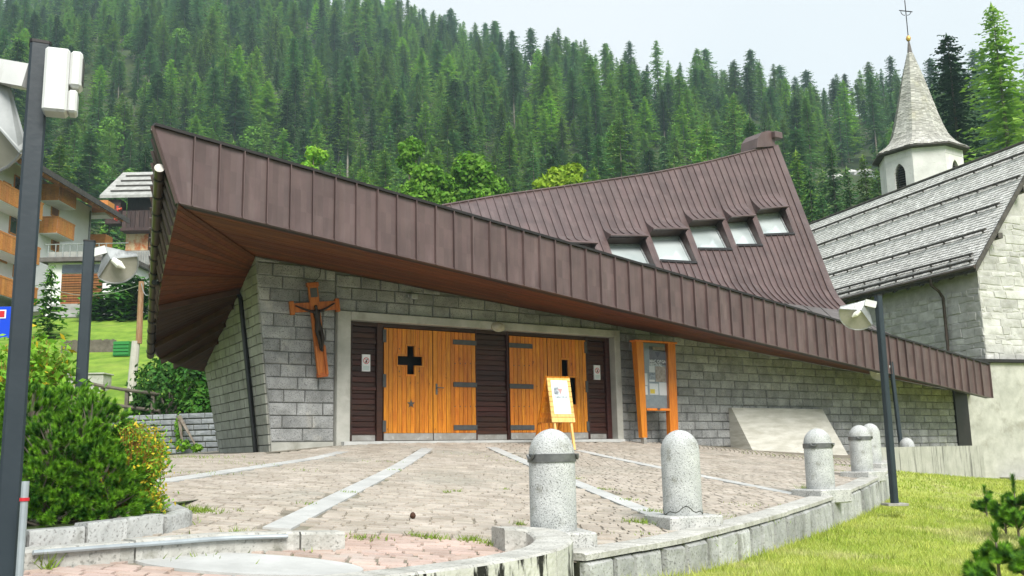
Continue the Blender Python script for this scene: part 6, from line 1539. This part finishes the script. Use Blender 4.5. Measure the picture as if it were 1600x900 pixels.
def slope_Y(px, ytop, H):
    best = (1e9, 120)
    for Y in np.arange(92, 300, 1.): p = at(px, ytop, Y); e = abs(p.z-zhill(p.x, p.y)-H); best = min(best, (e, Y))
    return best[1]
for px, yt, H, kind, lab in ((664, 158, 15, 'larch', 'bright feathery larch on the slope above the middle of the fascia'), (697, 162, 14, 'larch', 'bright larch just right of its twin above the fascia middle'), (544, 143, 19, 'pine', 'tall loose spruce with pale bare trunk above the fascia'),
        (278, 44, 11, 'broad', 'bright green broadleaf tree high on the slope near the top left'), (236, 122, 10, 'broad', 'rounded bright tree on the slope above the roof corner'), (268, 92, 12, 'larch', 'light green larch above the roof corner on the slope'), (170, 180, 11, 'broad', 'bright green tree on the slope right of the white box'), (455, 105, 14, 'larch', 'light larch halfway up the slope above the high fascia'),
        (140, 250, 10, 'broad', 'leafy bright tree low on the slope above the brown chalet'), (390, 195, 10, 'broad', 'bright round tree peeping over the high end of the fascia'), (860, 150, 14, 'larch', 'light larch on the slope above the steep roof'), (1065, 158, 13, 'larch', 'yellow green larch on the slope left of the roof vent'), (205, 260, 9, 'broad', 'light green tree close above the brown chalet roof'), (330, 150, 14, 'larch', 'pale larch just above the fascia corner')):
    Y_ = slope_Y(px, yt, H); p = at(px, yt, Y_); zb = zhill(p.x, p.y)-.4; H_ = p.z-zb
    if kind == 'broad':
        root = empty('broadleaf_tree', (p.x, p.y, zb), lab, 'tree'); k = int(rng.integers(4)); sc2 = H_/[9, 11, 8, 10][k]; root.scale = (sc2,)*3
        inst(BRO[k][0], 'crown', root); inst(BRO[k][1], 'trunk', root)
    else: single_conifer('larch_tree' if kind == 'larch' else 'spruce_tree', Vector((p.x, p.y, zb)), H_, 3.4 if kind == 'larch' else 2.8, lab, M['larch'] if kind == 'larch' else M['spruce_lt'], int(px), 'birch', base=.2 if kind == 'larch' else .35, droop=.22, dense=1.3, shape=.62, gap=.1, loose=1.3)
for px, yt, Y_, lab in ((1243, 232, 92, 'spruce rising just right of the steep roof edge'), (1262, 262, 84, 'lower spruce close to the right verge of the steep roof'), (1296, 222, 96, 'tallest spruce between the steep roof and the spire'), (1322, 258, 88, 'spruce standing left of the clearing before the spire'), (1347, 240, 94, 'slim spruce in front of the hillside clearing'), (1369, 262, 86, 'spruce half hidden by the bell tower'), (1282, 300, 78, 'short spruce just above the stone church ridge end')):
    p = at(px, yt, Y_); zb = max(zhill(p.x, p.y), 2)-.4; single_conifer('spruce_tree', Vector((p.x, p.y, zb)), p.z-zb, 3.7, lab, M['spruce_lt'] if px % 2 else M['spruce'], int(px), base=.1, droop=.35, dense=1.4, shape=.72, gap=.08, loose=1.2)
# --- bushes
def needle_bush(name, label, lobes, shoots, m_, seed, base, nl=.055, nw=.0032, nn=30, sl=(.08, .17), cat='bush', stems=True, updir=.7):
    r = np.random.default_rng(seed); T = []; S_ = MB()
    tot = sum(l[3]*l[5] for l in lobes)
    for (x, y, z, rx, ry, rz) in lobes:
        for _ in range(int(shoots*rx*rz/tot)):
            d = r.normal(size=3); d[2] = abs(d[2])*.9-.25; d /= np.linalg.norm(d); rad = r.uniform(.72, 1.02)
            c = np.array([x+d[0]*rx*rad, y+d[1]*ry*rad, z+d[2]*rz*rad]); ax = d*np.array([1, 1, .6])+np.array([0, 0, updir])+r.normal(0, .22, 3); ax /= np.linalg.norm(ax); L = r.uniform(*sl)
            u = np.cross(ax, [.3, .2, .9]); u /= np.linalg.norm(u); v = np.cross(ax, u)
            for k in range(nn):
                t = (k+.5)/nn; a = k*2.4+r.uniform(0, .5); o = c+ax*L*t; out_ = (u*math.cos(a)+v*math.sin(a))*(.85-.45*t)+ax*(.5+.6*t); out_ /= np.linalg.norm(out_); tip = o+out_*nl*r.uniform(.75, 1.15); sdv = np.cross(out_, ax); sdv = sdv/(np.linalg.norm(sdv)+1e-6)*nw
                T += [o-sdv, o+sdv, tip]
            if r.random() < .35 and stems: S_.tube([tuple(c-np.array([d[0]*rx*.5, d[1]*ry*.5, rz*.5])), tuple(c+ax*L*.5)], [.008, .004], 4)
    root = empty(name, base, label, cat); B_ = np.array(base); inst(mesh_tris('needles', np.array(T)-B_, m_), 'needles', root)
    S_.tube([base, (base[0]+.02, base[1], lobes[0][2])], [.04, .02], 6); S_.build('stems', M['bark'], root); return root
def lobe(px, py, Y, rpx, rzpx): p = at(px, py, Y); k = Y/F; return (p.x, p.y, p.z, rpx*k, rpx*k*.9, rzpx*k)
pb_ = at(130, 800, 8.3); base = (pb_.x, pb_.y, zplaza(pb_.x, pb_.y)+.05)
needle_bush('mugo_pine', 'dense dark green mugo pine bush in the planting bed on the left', [lobe(95, 735, 8.0, 85, 75), lobe(40, 690, 8.4, 80, 80), lobe(140, 690, 8.3, 62, 62), lobe(60, 770, 7.7, 70, 50), lobe(150, 755, 7.9, 62, 55), lobe(-40, 720, 8.2, 70, 80), lobe(110, 655, 8.8, 50, 45), lobe(95, 785, 7.7, 55, 28), lobe(170, 785, 7.8, 45, 25), lobe(30, 800, 7.6, 45, 22), lobe(80, 808, 7.65, 75, 26), lobe(165, 800, 7.75, 60, 24)], 3000, M['mugo'], 701, base, .05, .005, 46, (.04, .08), updir=.3)
def leafy_shrub(name, label, lobes, nst, m_, seed, base, size=.03, ny=.0, per=26, spread=.5):
    r = np.random.default_rng(seed); Q = []; mi = []; S_ = MB(); tot = sum(l[3]*l[5] for l in lobes)
    for (x, y, z, rx, ry, rz) in lobes:
        for _ in range(int(nst*rx*rz/tot)):
            d = r.normal(size=3); d[2] = abs(d[2]); d /= np.linalg.norm(d); tip = np.array([x+d[0]*rx, y+d[1]*ry, z+d[2]*rz])*1.; rt_ = np.array([x+d[0]*rx*.35, y+d[1]*ry*.35, z-rz*.75]); S_.tube([tuple(rt_), tuple((rt_+tip)/2+np.array([0, 0, .04])), tuple(tip)], [.006, .004, .002], 4)
            for k in range(per):
                t = r.uniform(.25, 1.02); c = rt_+(tip-rt_)*t+r.normal(0, .028, 3)*spread*2; n = r.normal(size=3)+np.array([0, -.3, .7]); n /= np.linalg.norm(n); u = np.cross(n, r.normal(size=3)); u /= np.linalg.norm(u); v = np.cross(n, u); s = size*r.uniform(.6, 1.3)
                Q += [c-u*s, c-v*s*.42, c+u*s, c+v*s*.42]; mi.append(1 if r.random() < ny*(.25+.9*t)*(.4+1.2*(d[0] > -.1)) else 0)
    root = empty(name, base, label, 'bush'); B_ = np.array(base); inst(mesh_tris('leaves', np.array(Q)-B_, [m_, M['shrub_y']], mi, 4), 'leaves', root); S_.build('stems', M['shrub_r'], root); return root
ys = at(215, 800, 8.1); leafy_shrub('yellowing_shrub', 'small leaved shrub turning yellow beside the mugo pine', [lobe(205, 735, 8.2, 52, 75), lobe(232, 705, 8.5, 26, 40), lobe(180, 760, 8.0, 45, 48), lobe(235, 785, 8.0, 24, 22)], 260, M['shrub'], 711, (ys.x, ys.y, zplaza(ys.x, ys.y)+.05), .021, .2, 34, .8)
ls = at(60, 640, 10.5); leafy_shrub('pale_shrub', 'pale green leafy shrub behind the pine bush at the left edge', [lobe(45, 585, 10.5, 62, 62), lobe(10, 620, 10, 50, 60), lobe(115, 625, 10.2, 30, 30), lobe(90, 640, 10, 40, 30)], 150, M['shrub'], 712, (ls.x, ls.y, zplaza(ls.x, ls.y)), .05, .04, 22, 1.6)
def hedge(name, label, lobes, per, size, m_, seed):
    p = lobes[0]; base = (p[0], p[1], zhill(p[0], p[1])); V = leaf_cloud(seed, lobes, per, size)-np.array(base); root = empty(name, base, label, 'bush'); inst(mesh_tris('leaves', V, m_, None, 4), 'leaves', root)
    b = MB(); 
    for l in lobes: b.tube([base, (l[0], l[1], l[2])], [.06, .02], 5)
    b.build('stems', M['bark'], root)
hedge('laurel_bush', 'big dark green bush above the garden wall beside the church', [lobe(265, 610, 28.6, 48, 45), lobe(300, 600, 28.2, 34, 50), lobe(245, 600, 29.2, 40, 40), lobe(280, 570, 29.5, 42, 36), lobe(310, 635, 27.9, 26, 30), lobe(230, 635, 29, 26, 25), lobe(325, 570, 29, 25, 40), lobe(350, 600, 29, 30, 50)], 900, .09, M['hedge'], 721)
hedge('climbing_plant', 'trailing green plant hanging down the garden wall', [lobe(279, 668, 26.75, 6, 22), lobe(285, 695, 26.5, 14, 10), lobe(308, 700, 26.3, 8, 6)], 260, .05, M['shrub'], 722)
# --- young pines on the lawn
def young_pine(px, py, Y, hpx, label, seed, n=7, m_='mugo'):
    p = at(px, py, Y); z0 = zlawn(p.x, p.y); H_ = hpx/F*Y; r = np.random.default_rng(seed); T = []; S_ = MB(); S_.tube([(0, 0, -.05), (0, 0, H_*.95)], [.018, .006], 6)
    sh_ = [((0, 0, H_*.75), (0, 0, 1), H_*.3)]
    for k in range(n):
        a = 6.28*k/n+r.uniform(-.3, .3); zz = H_*r.uniform(.1, .65); L = H_*r.uniform(.25, .5)*(1.1-zz/H_); d = np.array([math.cos(a), math.sin(a), .55]); d /= np.linalg.norm(d); e = np.array([0, 0, zz])+d*L; S_.tube([(0, 0, zz), tuple(e)], [.009, .005], 5); sh_.append((tuple(np.array([0, 0, zz])+d*L*.25), tuple(d*.8+np.array([0, 0, .35])), L*.95))
        for j in range(2): d2 = d+r.normal(0, .5, 3); d2[2] = abs(d2[2])*.6+.2; sh_.append((tuple(np.array([0, 0, zz])+d*L*r.uniform(.3, .8)), tuple(d2), L*.5))
    for c, ax, L in sh_:
        c = np.array(c); ax = np.array(ax)/np.linalg.norm(ax); u = np.cross(ax, [.31, .2, .9]); u /= np.linalg.norm(u); v = np.cross(ax, u); nn = int(160+1500*L)
        for k in range(nn):
            t = r.uniform(0, 1); a = r.uniform(0, 6.28); o = c+ax*L*t; o_ = (u*math.cos(a)+v*math.sin(a))*.8+ax*.75; o_ /= np.linalg.norm(o_); tip = o+o_*.075*r.uniform(.7, 1.2); s_ = np.cross(o_, ax); s_ = s_/(np.linalg.norm(s_)+1e-6)*.0028; T += [o-s_, o+s_, tip]
    root = empty('young_pine', (p.x, p.y, z0), label, 'bush'); inst(mesh_tris('needles', np.array(T), M[m_]), 'needles', root); S_.build('stem', M['bark'], root, local=True)
young_pine(1540, 783, 16.5, 44, 'smallest young pine alone on the lawn near the concrete wall', 731, 11)
young_pine(1592, 838, 13, 92, 'bushy young pine at the right edge of the lawn', 732, 22)
young_pine(1572, 832, 13.6, 55, 'low pine sapling at the left foot of the bushy pine by the right edge', 736, 14)
young_pine(1562, 905, 8.4, 85, 'young pine with bare stem in the lower right corner', 733, 11)
young_pine(1530, 918, 8.1, 50, 'little pine sprout left of the corner pine at the bottom edge', 734, 9)
young_pine(1605, 920, 8.3, 70, 'pine seedling cut by the lower right corner of the picture', 735, 11)
# --- weeds in the paving joints
gv = []; gf = []
def tuft(px, py, n, h, sp):
    c = g(px, py)
    for _ in range(n): x, y = c.x+random.gauss(0, sp), c.y+random.gauss(0, sp*.6); blade(x, y, zplaza(x, y)+.003, h*random.uniform(.5, 1.2), .006, 1.4)
for (px, py, n, h, sp) in ((1000,817,130,.05,.09),(1040,822,40,.05,.06),(900,748,40,.03,.1),(945,765,50,.03,.1),(985,782,50,.03,.1),(1020,800,60,.04,.08),(570,842,90,.04,.1),(650,838,50,.04,.05),(680,842,60,.05,.06),(735,845,80,.05,.06),(780,852,140,.05,.1),(820,856,80,.05,.08),(295,800,220,.07,.12),(250,815,120,.06,.12),(330,800,80,.04,.12),(480,788,30,.03,.06),(545,770,30,.03,.06),(470,735,40,.03,.15),(600,722,40,.03,.2),(620,735,30,.03,.1),(760,712,60,.025,.4),(790,722,50,.025,.3),(700,770,24,.04,.04),(715,768,24,.03,.03),(790,765,20,.03,.04),(810,820,30,.05,.04),(1258,768,60,.12,.03),(1180,790,40,.03,.2),(1100,808,40,.03,.15),(1300,735,60,.03,.2),(1220,712,120,.04,.7),(1290,716,160,.04,.5),(1320,728,60,.04,.2),(270,862,60,.05,.25),(330,848,90,.05,.2),(370,842,70,.09,.05),(290,715,200,.05,.5),(60,888,60,.1,.04),(440,850,60,.04,.2),(380,725,60,.03,.4),(320,740,60,.03,.3),(1050,838,60,.03,.25),(1150,810,50,.03,.25)): tuft(px, py, n, h, sp)
b_ = MB(); b_.v = gv; b_.f = gf; b_.m = [0]*len(gf); tag(b_.build('paving_weeds', M['weed']), 'green weeds sprouting from the paving joints', 'weeds', kind='stuff')
c = g(645, 811); b = MB(); b.lathe([(.004, 0), (.022, .01), (.03, .03), (.024, .05), (.008, .065)], (c.x, c.y, c.z), 10); tag(b.build('pine_cone', M['cone'], smooth=True), 'small brown pine cone lying on the paving', 'pine cone')
# --- rocks of the hillside clearing
for k, (px, py, Y_, s_) in enumerate(((1345, 218, 188, 2.2), (1325, 212, 190, 1.6), (1300, 228, 180, 1.8), (1362, 228, 184, 1.4))):
    p = at(px, py, Y_); z_ = zhill(p.x, p.y); me = bpy.data.meshes.new('boulder'); bm = bmesh.new(); bmesh.ops.create_icosphere(bm, subdivisions=2, radius=s_)
    for v in bm.verts: v.co *= random.uniform(.75, 1.15); v.co.z *= .6
    bm.to_mesh(me); bm.free(); me.materials.append(M['rubble']); o = bpy.data.objects.new('boulder', me); col.objects.link(o); o.location = (p.x, p.y, z_); tag(o, 'pale boulder in the hillside clearing left of the spire', 'boulder', 'boulders in the clearing')
# --- mountain air
hz = MB(); hz.box((-420, -30, -3.6), (420, 560, 222)); hm = bpy.data.materials.new('haze'); hm.use_nodes = True; n_ = hm.node_tree.nodes; n_.clear(); pv = n_.new('ShaderNodeVolumePrincipled'); mo = n_.new('ShaderNodeOutputMaterial')
pv.inputs['Color'].default_value = (.66, .9, .97, 1); pv.inputs['Density'].default_value = .00045; hm.node_tree.links.new(pv.outputs[0], mo.inputs['Volume'])
HAZE = True
if HAZE: tag(hz.build('haze', hm), 'faint mountain haze', 'haze', kind='stuff')
